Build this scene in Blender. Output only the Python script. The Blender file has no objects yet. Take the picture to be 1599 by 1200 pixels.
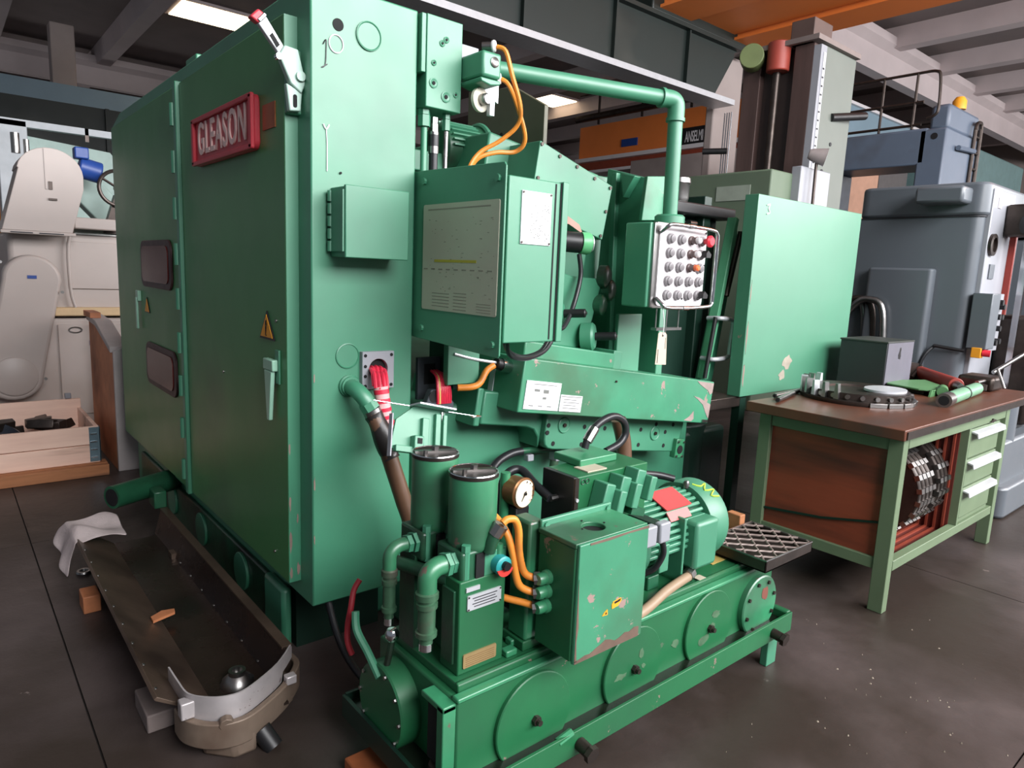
import bpy, bmesh, math, random
from mathutils import Vector, Matrix
random.seed(7)
scene = bpy.context.scene
C = scene.collection

# ---------------------------------------------------------------- camera
yaw, pitch, roll = math.radians(49.877), math.radians(9.197), math.radians(2.469)
fw = Vector((math.cos(yaw)*math.cos(pitch), math.sin(yaw)*math.cos(pitch), -math.sin(pitch)))
rt = Vector((math.sin(yaw), -math.cos(yaw), 0)); up = rt.cross(fw)
rt2 = rt*math.cos(roll) + up*math.sin(roll); up2 = up*math.cos(roll) - rt*math.sin(roll)
cd = bpy.data.cameras.new('camera'); cam = bpy.data.objects.new('camera', cd); C.objects.link(cam)
cd.sensor_width = 36; cd.lens = 1071.18/1599*36; cd.clip_end = 200
m = Matrix((rt2, up2, -fw)).transposed().to_4x4(); m.translation = (0, 0, 1.5)
cam.matrix_world = m
scene.camera = cam

# ---------------------------------------------------------------- light: daylight from the open side and the high windows
w = bpy.data.worlds.new('world'); scene.world = w; w.use_nodes = True
bg = w.node_tree.nodes['Background']; bg.inputs[0].default_value = (0.80, 0.87, 1.0, 1); bg.inputs[1].default_value = 0.235
def area(name, loc, target, sx, sy, power, color):
    l = bpy.data.lights.new(name, 'AREA'); l.shape = 'RECTANGLE'; l.size = sx; l.size_y = sy; l.energy = power; l.color = color
    o = bpy.data.objects.new(name, l); C.objects.link(o); o.location = loc
    o.rotation_euler = (Vector(target)-Vector(loc)).to_track_quat('-Z', 'Y').to_euler(); return o
area('window_band_light', (7.2, -4.8, 5.2), (6.9, 5.0, 2.6), 16.4, 3.6, 3250, (0.985, 0.98, 1.0))
area('window_band_light', (27.0, -6.6, 4.8), (27.0, 9.0, 4.8), 16.0, 4.4, 1700, (1.0, 0.97, 0.97))
vs = scene.view_settings
vs.view_transform = 'Standard'; vs.look = 'None'; vs.exposure = 0.0; vs.gamma = 1.0; vs.use_curve_mapping = False

# ---------------------------------------------------------------- materials
def lin(c): return tuple(((x/255/12.92) if x/255 <= .04045 else ((x/255+.055)/1.055)**2.4) for x in c) + (1,)
MATS = {}
def mat(name, c, rough=.5, metal=0., var=.10, scale=5., chip=0., chipc=(92, 80, 72), emis=0., bump=0., spec=.5, stain=0., stainc=(60, 50, 42), stretch=(1, 1, 1), trans=0., coat=0.):
    if name in MATS: return MATS[name]
    m = bpy.data.materials.new(name); m.use_nodes = True; nt = m.node_tree; N = nt.nodes; L = nt.links
    b = N['Principled BSDF']; b.inputs['Roughness'].default_value = rough; b.inputs['Metallic'].default_value = metal
    b.inputs['Specular IOR Level'].default_value = spec
    if coat: b.inputs['Coat Weight'].default_value = coat; b.inputs['Coat Roughness'].default_value = .42
    col = lin(c)
    tc = N.new('ShaderNodeTexCoord'); mp = N.new('ShaderNodeMapping'); mp.inputs['Scale'].default_value = stretch; L.new(tc.outputs['Object'], mp.inputs['Vector'])
    def noise(sc, det=5., ro=.6, off=0):
        n = N.new('ShaderNodeTexNoise'); n.inputs['Scale'].default_value = sc; n.inputs['Detail'].default_value = det; n.inputs['Roughness'].default_value = ro
        if off:
            a = N.new('ShaderNodeVectorMath'); a.inputs[1].default_value = (off, off*1.7, -off); L.new(mp.outputs[0], a.inputs[0]); L.new(a.outputs[0], n.inputs['Vector'])
        else: L.new(mp.outputs[0], n.inputs['Vector'])
        return n
    def ramp(src, p0, p1, c0, c1):
        r = N.new('ShaderNodeValToRGB'); r.color_ramp.elements[0].position = p0; r.color_ramp.elements[1].position = p1
        r.color_ramp.elements[0].color = c0; r.color_ramp.elements[1].color = c1; L.new(src, r.inputs[0]); return r
    def mix(fac, a, bb):
        x = N.new('ShaderNodeMix'); x.data_type = 'RGBA'; L.new(fac, x.inputs[0])
        for s, k in ((a, 6), (bb, 7)):
            if isinstance(s, tuple): x.inputs[k].default_value = s
            else: L.new(s, x.inputs[k])
        return x.outputs[2]
    n1 = noise(scale)
    lo = tuple(max(0, v*(1-var)) for v in col[:3]) + (1,); hi = tuple(min(1, v*(1+var)) for v in col[:3]) + (1,)
    out = ramp(n1.outputs[0], .3, .7, lo, hi).outputs[0]
    W0, W1 = (0, 0, 0, 1), (1, 1, 1, 1)
    if stain:
        n3 = noise(scale*.45, 4, .55, 3.1); f = ramp(n3.outputs[0], .62-stain*.2, .80-stain*.2, W0, W1)
        out = mix(f.outputs[0], out, lin(stainc))
    if chip:
        n2 = noise(scale*3.2, 6, .7, 7.3); f = ramp(n2.outputs[0], .74-chip*.12, .75-chip*.12, W0, W1)
        out = mix(f.outputs[0], out, lin(chipc))
    L.new(out, b.inputs['Base Color'])
    nr = noise(scale*2, 3, .5, 1.3); mr = N.new('ShaderNodeMapRange'); mr.inputs[3].default_value = max(.03, rough-.07); mr.inputs[4].default_value = min(1, rough+.07)
    L.new(nr.outputs[0], mr.inputs[0]); L.new(mr.outputs[0], b.inputs['Roughness'])
    if bump:
        bp = N.new('ShaderNodeBump'); bp.inputs['Strength'].default_value = bump; bp.inputs['Distance'].default_value = .01; nb = noise(scale*6, 6, .6, 4.4)
        L.new(nb.outputs[0], bp.inputs['Height']); L.new(bp.outputs[0], b.inputs['Normal'])
    if trans: b.inputs['Transmission Weight'].default_value = trans
    if emis: b.inputs['Emission Color'].default_value = col; b.inputs['Emission Strength'].default_value = emis
    MATS[name] = m; return m

G = mat('green_paint', (53, 128, 96), .52, 0, .09, 2.5, bump=.05, spec=1.0, stain=.22, stainc=(48, 108, 82), coat=.25)
GD = mat('green_paint_door', (68, 132, 80), .40, 0, .10, 1.6, stain=.15, stainc=(52, 92, 66), bump=.04)
GW = mat('green_paint_worn', (52, 130, 90), .38, 0, .14, 4.5, chip=.75, chipc=(100, 84, 74), stain=.6, stainc=(44, 84, 60), bump=.05, spec=.85)
GC = mat('green_paint_chipped', (54, 130, 96), .46, 0, .12, 4.2, chip=.95, chipc=(150, 126, 118), stain=.2, stainc=(56, 100, 70), bump=.05, spec=.85)
GT = mat('green_paint_tank', (31, 98, 60), .44, 0, .13, 3.0, chip=.62, chipc=(126, 110, 98), stain=.55, stainc=(34, 84, 56), bump=.05, spec=.45)
GO = mat('green_paint_oily', (34, 86, 60), .33, 0, .2, 6, stain=.85, stainc=(32, 40, 32), bump=.1)
GDK = mat('dark_green_enamel_shade', (15, 42, 32), .45, 0, .12, 3, stain=.3, stainc=(24, 34, 28))  # dark enamel, also painting shade on the recess blocks and the cover side
BENCHG = mat('bench_green_paint', (100, 118, 90), .5, 0, .08, 4, chip=.35, chipc=(84, 82, 64))
REDW = mat('red_brown_board', (138, 64, 42), .5, 0, .22, 3, stain=.4, stainc=(64, 34, 28), stretch=(1, .35, 3))
TOPW = mat('worn_bench_top', (88, 50, 34), .42, 0, .2, 3, stain=.55, stainc=(58, 48, 44), stretch=(.5, 1.5, 1))
REDP = mat('red_primer', (132, 56, 38), .55, 0, .12, 6)
STEEL = mat('bare_steel', (150, 148, 146), .33, 1, .15, 8)
STEELD = mat('dark_oily_steel', (74, 66, 62), .4, .8, .25, 9, stain=.3)
CHROME = mat('chrome', (205, 206, 208), .16, 1, .04, 8)
ALU = mat('aluminium_plate', (196, 198, 202), .38, .35, .05, 9)
WHITE = mat('white_enamel', (226, 222, 224), .45, 0, .03, 6)
PAPER = mat('white_paper_label', (222, 222, 226), .6, 0, .04, 12)
BLACK = mat('black_plastic', (22, 22, 24), .45, 0, .1, 8)
RUB = mat('black_rubber_hose', (30, 31, 34), .38, 0, .12, 8)
HOLE = mat('dark_bore', (9, 11, 12), .8, 0, .05, 8)
GREYP = mat('grey_connector_paint', (150, 152, 158), .5, 0, .05, 9, chip=.3)
GREYD = mat('dark_grey_connector', (62, 68, 74), .5, 0, .08, 9, chip=.3, chipc=(120, 122, 122))
ORC = mat('orange_cable_sheath', (224, 138, 52), .45, 0, .08, 12, stain=.2, stainc=(150, 92, 44))
REDWIRE = mat('red_wire', (212, 44, 70), .42, 0, .12, 20)
TAPE = mat('pale_lacing_tape', (226, 172, 172), .55, 0, .06, 20)
BROWN = mat('brown_oil_hose', (96, 70, 52), .4, 0, .2, 6, stain=.4, stainc=(52, 40, 34))
TANH = mat('tan_conduit', (150, 128, 104), .5, 0, .12, 8)
SIGNR = mat('red_sign_enamel', (190, 54, 66), .42, 0, .08, 8)
SIGNL = mat('sign_letter_cream', (232, 200, 194), .5, 0, .08, 12, stain=.15, stainc=(190, 140, 134))
COPPER = mat('copper_plate', (150, 84, 44), .4, .5, .12, 12)
YEL = mat('warning_yellow', (232, 158, 40), .5, 0, .05, 12)
GLASSR = mat('red_tinted_window', (84, 34, 30), .22, 0, .1, 3, spec=.3)
GASKET = mat('maroon_gasket', (58, 34, 34), .5, 0, .1, 8)
CONC = mat('hall_concrete', (158, 146, 142), .8, 0, .10, .8, stain=.2, stainc=(120, 108, 102))
FLOOR = mat('polished_concrete_floor', (74, 65, 63), .44, 0, .34, 2.2, stain=1.0, stainc=(50, 42, 37), bump=.25, spec=.35, chip=.35, chipc=(104, 93, 88))
JOINT = mat('floor_joint_filler', (38, 33, 31), .8)
ROOF = mat('roof_deck', (128, 117, 115), .85, 0, .15, .5)
BEAM = mat('roof_beam_concrete', (196, 184, 184), .8, 0, .08, .7)
TEAL = mat('dark_teal_steel', (20, 32, 29), .5, 0, .12, .9, stain=.2, stainc=(60, 62, 56))
ORG = mat('crane_orange', (238, 132, 62), .5, 0, .06, .8)
CREAM = mat('cream_machine_enamel', (178, 167, 161), .45, 0, .06, 1.5, stain=.35, stainc=(150, 136, 124))
BLUEM = mat('blue_motor_paint', (34, 68, 140), .4, 0, .08, 8)
GREYM = mat('grey_machine_enamel', (92, 98, 104), .36, 0, .05, 1.6, spec=.6)
GREYL = mat('light_grey_enamel', (146, 148, 154), .35, 0, .05, 3)
BLUEG = mat('blue_grey_steel', (84, 96, 112), .45, 0, .08, 1.2, stain=.1)
PALEG = mat('pale_green_enamel', (104, 110, 103), .5, 0, .05, 1.5)
OLIVE = mat('olive_grey_enamel', (96, 112, 92), .55, 0, .08, 1.5)
WAYS = mat('brown_slideway', (84, 66, 62), .5, .2, .2, 2, stretch=(4, 4, .4))
PINE = mat('pine_board', (250, 208, 188), .6, 0, .12, 5, stain=.35, stainc=(150, 98, 70), stretch=(.35, 2, 3))
PINE2 = mat('weathered_pine', (176, 116, 76), .65, 0, .2, 6, stain=.4, stainc=(110, 74, 54), stretch=(.4, 2, 3))
RUST = mat('rusty_sheet', (206, 138, 100), .7, 0, .2, 2.2, stain=.5, stainc=(112, 62, 38))
RAG = mat('grey_white_rag', (196, 182, 180), .9, 0, .08, 14, bump=.3)
TROUGH = mat('oily_trough_sheet', (98, 82, 70), .38, .5, .25, 3, stain=.6, stainc=(44, 34, 30), bump=.1)
OILY = mat('black_oil_sheet', (46, 35, 30), .28, .3, .3, 4, stain=.5, stainc=(24, 20, 18))
STRIP = mat('scuffed_galvanised_strip', (186, 180, 180), .42, .4, .15, 7, chip=.8, chipc=(110, 92, 88))
CAST = mat('dirty_cast_iron', (126, 110, 96), .55, .3, .2, 6, stain=.5, stainc=(92, 72, 60))
BLUEC = mat('far_light_blue_panel', (128, 152, 166), .6, 0, .06, .8)
INK = mat('printed_ink', (110, 112, 108), .7)
INKD = mat('dark_print', (40, 40, 44), .6)
CHART = mat('chart_plate', (188, 186, 168), .4, .15, .06, 2, stain=.25, stainc=(190, 166, 140))
SKY = mat('skylight_panel', (255, 232, 196), .6, 0, 0, 1, emis=4.0)
LAMPW = mat('far_window_glow', (255, 250, 250), .6, 0, 0, 1, emis=2.2)

# ---------------------------------------------------------------- mesh helpers
ORG_OF = {}
class MB:
    def __init__(s): s.v = []; s.f = []
    def add(s, v, f):
        o = len(s.v); s.v += [tuple(p) for p in v]; s.f += [tuple(i+o for i in q) for q in f]; return s
    def box(s, x0, x1, y0, y1, z0, z1):
        return s.add([(x0, y0, z0), (x1, y0, z0), (x1, y1, z0), (x0, y1, z0), (x0, y0, z1), (x1, y0, z1), (x1, y1, z1), (x0, y1, z1)],
                     [(0, 3, 2, 1), (4, 5, 6, 7), (0, 1, 5, 4), (1, 2, 6, 5), (2, 3, 7, 6), (3, 0, 4, 7)])
    def prism(s, pts, ax, a, b):
        def q(p, t): return {'x': (t, p[0], p[1]), 'y': (p[0], t, p[1]), 'z': (p[0], p[1], t)}[ax]
        n = len(pts)
        return s.add([q(p, a) for p in pts]+[q(p, b) for p in pts], [tuple(range(n)), tuple(range(2*n-1, n-1, -1))]+[(i, (i+1) % n, n+(i+1) % n, n+i) for i in range(n)])
    def cyl(s, p0, p1, r, r1=None, n=20):
        p0 = Vector(p0); p1 = Vector(p1); r1 = r if r1 is None else r1
        d = (p1-p0).normalized(); a = d.orthogonal().normalized(); b = d.cross(a)
        v = [p0+(a*math.cos(t)+b*math.sin(t))*r for t in [2*math.pi*i/n for i in range(n)]]+[p1+(a*math.cos(t)+b*math.sin(t))*r1 for t in [2*math.pi*i/n for i in range(n)]]
        return s.add(v, [tuple(range(n-1, -1, -1)), tuple(range(n, 2*n))]+[(i, (i+1) % n, n+(i+1) % n, n+i) for i in range(n)])
    def lathe(s, c, d, prof, n=24):
        c = Vector(c); d = Vector(d).normalized(); a = d.orthogonal().normalized(); b = d.cross(a); v = []; f = []
        for r, h in prof:
            for i in range(n):
                t = 2*math.pi*i/n; v.append(c+d*h+(a*math.cos(t)+b*math.sin(t))*max(r, 1e-4))
        m = len(prof)
        for k in range(m-1):
            for i in range(n): f.append((k*n+i, k*n+(i+1) % n, (k+1)*n+(i+1) % n, (k+1)*n+i))
        f.append(tuple(range(n-1, -1, -1))); f.append(tuple(range((m-1)*n, m*n))); return s.add(v, f)
    def tube(s, pts, r, n=10, seg=6, closed=False):
        P = [Vector(p) for p in pts]; Q = []
        if seg > 1 and len(P) > 2:
            k = len(P)
            rng = range(k) if closed else range(k-1)
            for i in rng:
                if closed: p0, p1, p2, p3 = P[(i-1) % k], P[i], P[(i+1) % k], P[(i+2) % k]
                else: p0, p1, p2, p3 = P[max(i-1, 0)], P[i], P[i+1], P[min(i+2, k-1)]
                for j in range(seg):
                    t = j/seg; Q.append(.5*((2*p1)+(p2-p0)*t+(2*p0-5*p1+4*p2-p3)*t*t+(3*p1-p0-3*p2+p3)*t**3))
            if not closed: Q.append(P[-1])
        else: Q = P
        k = len(Q); d0 = (Q[1]-Q[0]).normalized(); a = d0.orthogonal().normalized(); v = []; f = []
        for i in range(k):
            if closed: d = (Q[(i+1) % k]-Q[(i-1) % k]).normalized()
            else: d = (Q[min(i+1, k-1)]-Q[max(i-1, 0)]).normalized()
            a = (a-d*a.dot(d)).normalized(); b = d.cross(a)
            rr = r(i/(k-1)) if callable(r) else r
            for j in range(n):
                t = 2*math.pi*j/n; v.append(Q[i]+(a*math.cos(t)+b*math.sin(t))*rr)
        for i in range(k if closed else k-1):
            for j in range(n): f.append((i*n+j, i*n+(j+1) % n, ((i+1) % k)*n+(j+1) % n, ((i+1) % k)*n+j))
        if not closed: f.append(tuple(range(n-1, -1, -1))); f.append(tuple(range((k-1)*n, k*n)))
        return s.add(v, f)
    def holed(s, x0, x1, y0, y1, z0, z1, cx, cy, r, n=32):
        """slab lying in xy with a round hole"""
        V = []; F = []
        def edge(t):
            c, q = math.cos(t), math.sin(t); k = 1e9
            if c > 1e-9: k = min(k, (x1-cx)/c)
            if c < -1e-9: k = min(k, (x0-cx)/c)
            if q > 1e-9: k = min(k, (y1-cy)/q)
            if q < -1e-9: k = min(k, (y0-cy)/q)
            return cx+c*k, cy+q*k
        A = sorted([2*math.pi*i/n for i in range(n)]+[math.atan2(y-cy, x-cx) % (2*math.pi) for x in (x0, x1) for y in (y0, y1)]); n = len(A)
        for z in (z0, z1):
            for t in A: V.append((*edge(t), z))
            for t in A: V.append((cx+r*math.cos(t), cy+r*math.sin(t), z))
        for i in range(n):
            j = (i+1) % n
            F += [(i, j, n+j, n+i), (2*n+i, 3*n+i, 3*n+j, 2*n+j), (i, 2*n+i, 2*n+j, j), (n+i, n+j, 3*n+j, 3*n+i)]
        return s.add(V, F)
    def xf(s, M): s.v = [tuple(M @ Vector(p)) for p in s.v]; return s
    def mesh(s, name, org=(0, 0, 0), ang=38):
        o = Vector(org); me = bpy.data.meshes.new(name); bm = bmesh.new()
        vs_ = [bm.verts.new(Vector(p)-o) for p in s.v]
        for q in s.f:
            try: bm.faces.new([vs_[i] for i in q])
            except ValueError: pass
        bmesh.ops.recalc_face_normals(bm, faces=bm.faces); bm.to_mesh(me); bm.free()
        for p in me.polygons: p.use_smooth = True
        me.set_sharp_from_angle(angle=math.radians(ang)); return me
def link(name, me, m, parent, bev=0, seg=2):
    o = bpy.data.objects.new(name, me)
    if m is not None and not me.materials: me.materials.append(m)
    C.objects.link(o)
    if parent is not None: o.parent = parent; ORG_OF[o] = ORG_OF[parent]
    if bev:
        b = o.modifiers.new('bevel', 'BEVEL'); b.width = bev; b.segments = seg; b.limit_method = 'ANGLE'; b.angle_limit = math.radians(40)
    return o
def part(name, mb, m, parent, bev=0, label=None, ang=38, seg=2):
    o = link(name, mb.mesh(name, ORG_OF[parent], ang), m, parent, bev, seg)
    if label: o['label'] = label
    return o
def tag(o, label, cat, group=None, kind=None):
    o['label'] = label
    if cat: o['category'] = cat
    if group: o['group'] = group
    if kind: o['kind'] = kind
    return o
def thing(name, label, cat, loc, group=None):
    o = bpy.data.objects.new(name, None); C.objects.link(o); o.location = loc; o.empty_display_size = .1; ORG_OF[o] = Vector(loc)
    return tag(o, label, cat, group)
def solo(name, mb, m, label, cat, bev=0, group=None, ang=38):
    xs = [p[0] for p in mb.v]; ys = [p[1] for p in mb.v]; zs = [p[2] for p in mb.v]
    loc = ((min(xs)+max(xs))/2, (min(ys)+max(ys))/2, min(zs)); o = link(name, mb.mesh(name, loc, ang), m, None, bev); o.location = loc; ORG_OF[o] = Vector(loc)
    return tag(o, label, cat, group)
def struct(name, mb, m, bev=0, label=None):
    o = link(name, mb.mesh(name), m, None, bev); o['kind'] = 'structure'; ORG_OF[o] = Vector((0, 0, 0))
    if label: o['label'] = label
    return o
def rep(name, mb, m, parent, pts, bev=0):
    """many alike parts sharing one mesh: mb authored round the origin, set at each point"""
    me = mb.mesh(name); res = []
    for p in pts:
        o = link(name, me, m, parent, bev); o.location = Vector(p)-ORG_OF[parent]; res.append(o)
    return res
def text(name, s, size, M, m, parent, ext=.004, xs=1., off=0., gap=1.):
    cu = bpy.data.curves.new(name, 'FONT'); cu.body = s; cu.size = size; cu.extrude = ext; cu.align_x = 'CENTER'; cu.align_y = 'CENTER'; cu.offset = off; cu.space_character = gap
    o = bpy.data.objects.new(name, cu); C.objects.link(o); dg = bpy.context.evaluated_depsgraph_get()
    me = bpy.data.meshes.new_from_object(o.evaluated_get(dg)); bpy.data.objects.remove(o); bpy.data.curves.remove(cu)
    me.transform(Matrix.Diagonal((xs, 1, 1, 1))); T = Matrix.Translation(-ORG_OF[parent]) @ M; me.transform(T)
    me.materials.clear(); me.name = name
    return link(name, me, m, parent)
def rrect(x0, x1, y0, y1, r, n=5):
    P = []
    for cx, cy, a in ((x1-r, y1-r, 0), (x0+r, y1-r, 90), (x0+r, y0+r, 180), (x1-r, y0+r, 270)):
        for i in range(n+1):
            t = math.radians(a+90*i/n); P.append((cx+r*math.cos(t), cy+r*math.sin(t)))
    return P
def circ(cx, cy, r, n=24, a0=0, a1=360): return [(cx+r*math.cos(math.radians(a0+(a1-a0)*i/n)), cy+r*math.sin(math.radians(a0+(a1-a0)*i/n))) for i in range(n+(a1-a0 < 360))]
def blob(cx, cy, rx, ry, seed, n=14):
    r_ = random.Random(seed); return [(cx+rx*k*math.cos(2*math.pi*i/n), cy+ry*k*math.sin(2*math.pi*i/n)) for i in range(n) for k in [.55+.45*r_.random()]]
def bolt_y(r, h): return MB().cyl((0, 0, 0), (0, -h, 0), r, n=8)
def bolt_x(r, h): return MB().cyl((0, 0, 0), (-h, 0, 0), r, n=8)
def bolt_z(r, h): return MB().cyl((0, 0, 0), (0, 0, h), r, n=8)
FACE_NX = Matrix(((0, 0, -1, 0), (-1, 0, 0, 0), (0, 1, 0, 0), (0, 0, 0, 1)))   # text plane looking to -x
FACE_NY = Matrix(((1, 0, 0, 0), (0, 0, -1, 0), (0, 1, 0, 0), (0, 0, 0, 1)))    # text plane looking to -y

# ---------------------------------------------------------------- hall
fl = struct('floor', MB().box(-8, 40, -8, 36, -.3, -.012), JOINT, label='dark polished concrete hall floor in large slabs')
xs_ = [.29+3.73*k for k in range(-2, 11)]; ys_ = [.45+3.73*k for k in range(-2, 10)]
for i in range(len(xs_)-1):
    for j in range(len(ys_)-1): part('slab', MB().box(xs_[i]+.003, xs_[i+1]-.003, ys_[j]+.003, ys_[j+1]-.003, -.05, 0), FLOOR, fl)
ce = struct('ceiling', MB().box(-8, 40, -8, 36, 8.4, 8.6), ROOF, label='dark roof deck of the hall')
for k in range(-4, 12): part('purlin', MB().prism([(4.95+3.1*k-.30, 8.4), (4.95+3.1*k+.30, 8.4), (4.95+3.1*k+.2, 7.9), (4.95+3.1*k-.2, 7.9)], 'y', -8, 36), BEAM, ce)
for k, y in enumerate((9.0, 28.5)):
    o = struct('trim_%d' % (k+1), MB().prism([(y-.35, 8.15), (y+.35, 8.15), (y+.35, 7.95), (y+.16, 7.8), (y+.16, 7.2), (y-.16, 7.2), (y-.16, 7.8), (y-.35, 7.95)], 'x', -8, 40), BEAM, label='long concrete roof beam running the length of the hall')
struct('wall_back', MB().box(-8, 40, 34, 34.4, 0, 8.4), CONC, label='far end wall of the hall')
struct('wall_right', MB().box(38, 38.4, -8, 34, 0, 8.4), CONC, label='far side wall of the hall')
for k, (x, y, wx, wy, lab) in enumerate(((12.75, 8.98, .95, .2, 'grey concrete hall column behind the tall boring mill'), (2.95, 24.2, .6, .5, 'slim concrete column behind the cream machine'), (26.2, 9.0, .7, .5, 'pale concrete column behind the blue-grey gantry'), (8.2, 24.2, .6, .5, 'concrete column behind the green cabinet'))):
    o = struct('trim_%d' % (k+3), MB().box(x, x+wx, y, y+wy, 0, 7.9), CONC, bev=.03, label=lab)
for k, (x0, x1, y0, y1) in enumerate(((5.6, 7.5, 21.0, 22.4), (18.1, 20.1, 20.6, 22.0), (23.9, 25.4, 21.0, 22.6), (2.6, 4.0, 13.6, 14.1))):
    o = struct('window_%d' % (k+1), MB().box(x0-.08, x1+.08, y0-.08, y1+.08, 8.33, 8.41), BEAM, label='bright ribbed skylight set in the roof deck')
    n = 12
    for i in range(n): part('pane', MB().box(x0+(x1-x0)*i/n+.01, x0+(x1-x0)*(i+1)/n-.01, y0, y1, 8.30, 8.345), SKY, o)
for k, (x0, x1, z0, z1) in enumerate(((-3.5, 0.6, 2.6, 4.2), (1.2, 3.9, 2.6, 3.8), (5.0, 9.0, 2.6, 4.2), (28, 33, 2.5, 4.4))):
    o = struct('window_%d' % (k+5), MB().box(x0-.1, x1+.1, 33.9, 34.02, z0-.1, z1+.1), BEAM, label='bright window in the far end wall')
    n = max(3, int((x1-x0)/.8))
    for i in range(n): part('pane', MB().box(x0+(x1-x0)*i/n+.04, x0+(x1-x0)*(i+1)/n-.04, 33.86, 33.95, z0, z1), LAMPW, o)
# cranes and girders
t = thing('runway_girder', 'dark teal crane girder with pale lower flange above the machines', 'girder', (8, 8.6, 5))
part('web', MB().prism([(-7, 5.1), (12.0, 5.1), (12.65, 6.05), (-7, 6.05)], 'y', 8.48, 8.8), TEAL, t)
part('lower_flange', MB().box(-7, 12.55, 8.36, 8.86, 5.0, 5.1), ALU, t); part('upper_flange', MB().box(-7, 12.7, 8.36, 8.86, 6.05, 6.12), TEAL, t)
for k in range(9): part('stiffener', MB().box(-5+2*k, -4.96+2*k, 8.40, 8.48, 5.1, 6.05), TEAL, t)
t = thing('bridge_crane', 'orange overhead crane beam crossing above the tall column', 'crane', (12.7, 3, 6.12))
part('beam', MB().box(12.5, 13.1, -6, 8.95, 6.25, 7.1), ORG, t, bev=.02); part('lower_flange', MB().box(12.4, 13.2, -6, 8.95, 6.2, 6.25), ORG, t); part('beam', MB().box(10.2, 10.9, -6, 8.95, 6.25, 7.1), ORG, t, bev=.02); part('lower_flange', MB().box(10.1, 11.0, -6, 8.95, 6.2, 6.25), ORG, t); part('walkway', MB().box(11.0, 12.4, -6, 8.95, 6.3, 6.36), ORG, t); part('end_carriage', MB().box(9.9, 13.4, 8.4, 8.85, 6.12, 6.4), TEAL, t, bev=.03)
t = thing('bridge_crane', 'distant orange overhead crane beam carrying a lettered black plate', 'crane', (19, 15, 5.4))
part('beam', MB().box(18.8, 19.4, 11.0, 19.0, 5.75, 6.9), ORG, t); part('lower_flange', MB().box(18.6, 19.5, 11.0, 19.0, 5.62, 5.75), WHITE, t); part('lower_beam', MB().box(18.8, 19.4, 11.0, 19.0, 5.3, 5.62), mat('crane_shaded_red', (140, 62, 40), .6), t); part('bottom_flange', MB().box(18.6, 19.5, 11.0, 19.0, 5.2, 5.3), WHITE, t)  # darker red of the lower beam paints its shade
pl_ = part('name_plate', MB().box(18.76, 18.8, 13.38, 14.34, 5.72, 6.30), BLACK, t); text('lettering', 'ANSELMI', .46, Matrix.Translation((18.755, 13.86, 6.0)) @ FACE_NX, WHITE, pl_, xs=.38, off=.006)
part('makers_plate', MB().box(18.76, 18.8, 16.2, 16.9, 6.0, 6.25), BLUEM, t); part('walkway_pipe', MB().cyl((18.6, 19, 7.15), (18.6, 15.2, 7.15), .12, n=10), STEELD, t)
for y in (12, 14, 16, 18): part('rail_post', MB().box(18.7, 18.76, y, y+.06, 6.9, 8.0), STEELD, t)
part('handrail', MB().box(18.7, 18.76, 11, 19, 7.96, 8.02), STEELD, t)
part('support_post', MB().box(18.7, 19.4, 18.5, 19.1, 0, 5.2), CONC, t); part('support_post', MB().box(18.7, 19.4, 11.0, 11.5, 0, 5.2), CONC, t)
t = thing('runway_girder', 'far dark navy girder spanning behind the cream machine', 'girder', (1, 23.2, 4.3))
part('web', MB().box(-6, 14, 23.0, 23.5, 4.35, 5.55), TEAL, t); part('upper_strip', MB().box(-6, 14, 23.1, 23.6, 5.55, 6.05), BLUEC, t); part('lower_flange', MB().box(-6, 14, 22.8, 23.7, 4.25, 4.35), TEAL, t)
for k in range(6): part('stiffener', MB().box(-5+3*k, -4.9+3*k, 22.9, 23.0, 4.35, 5.55), TEAL, t)
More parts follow.
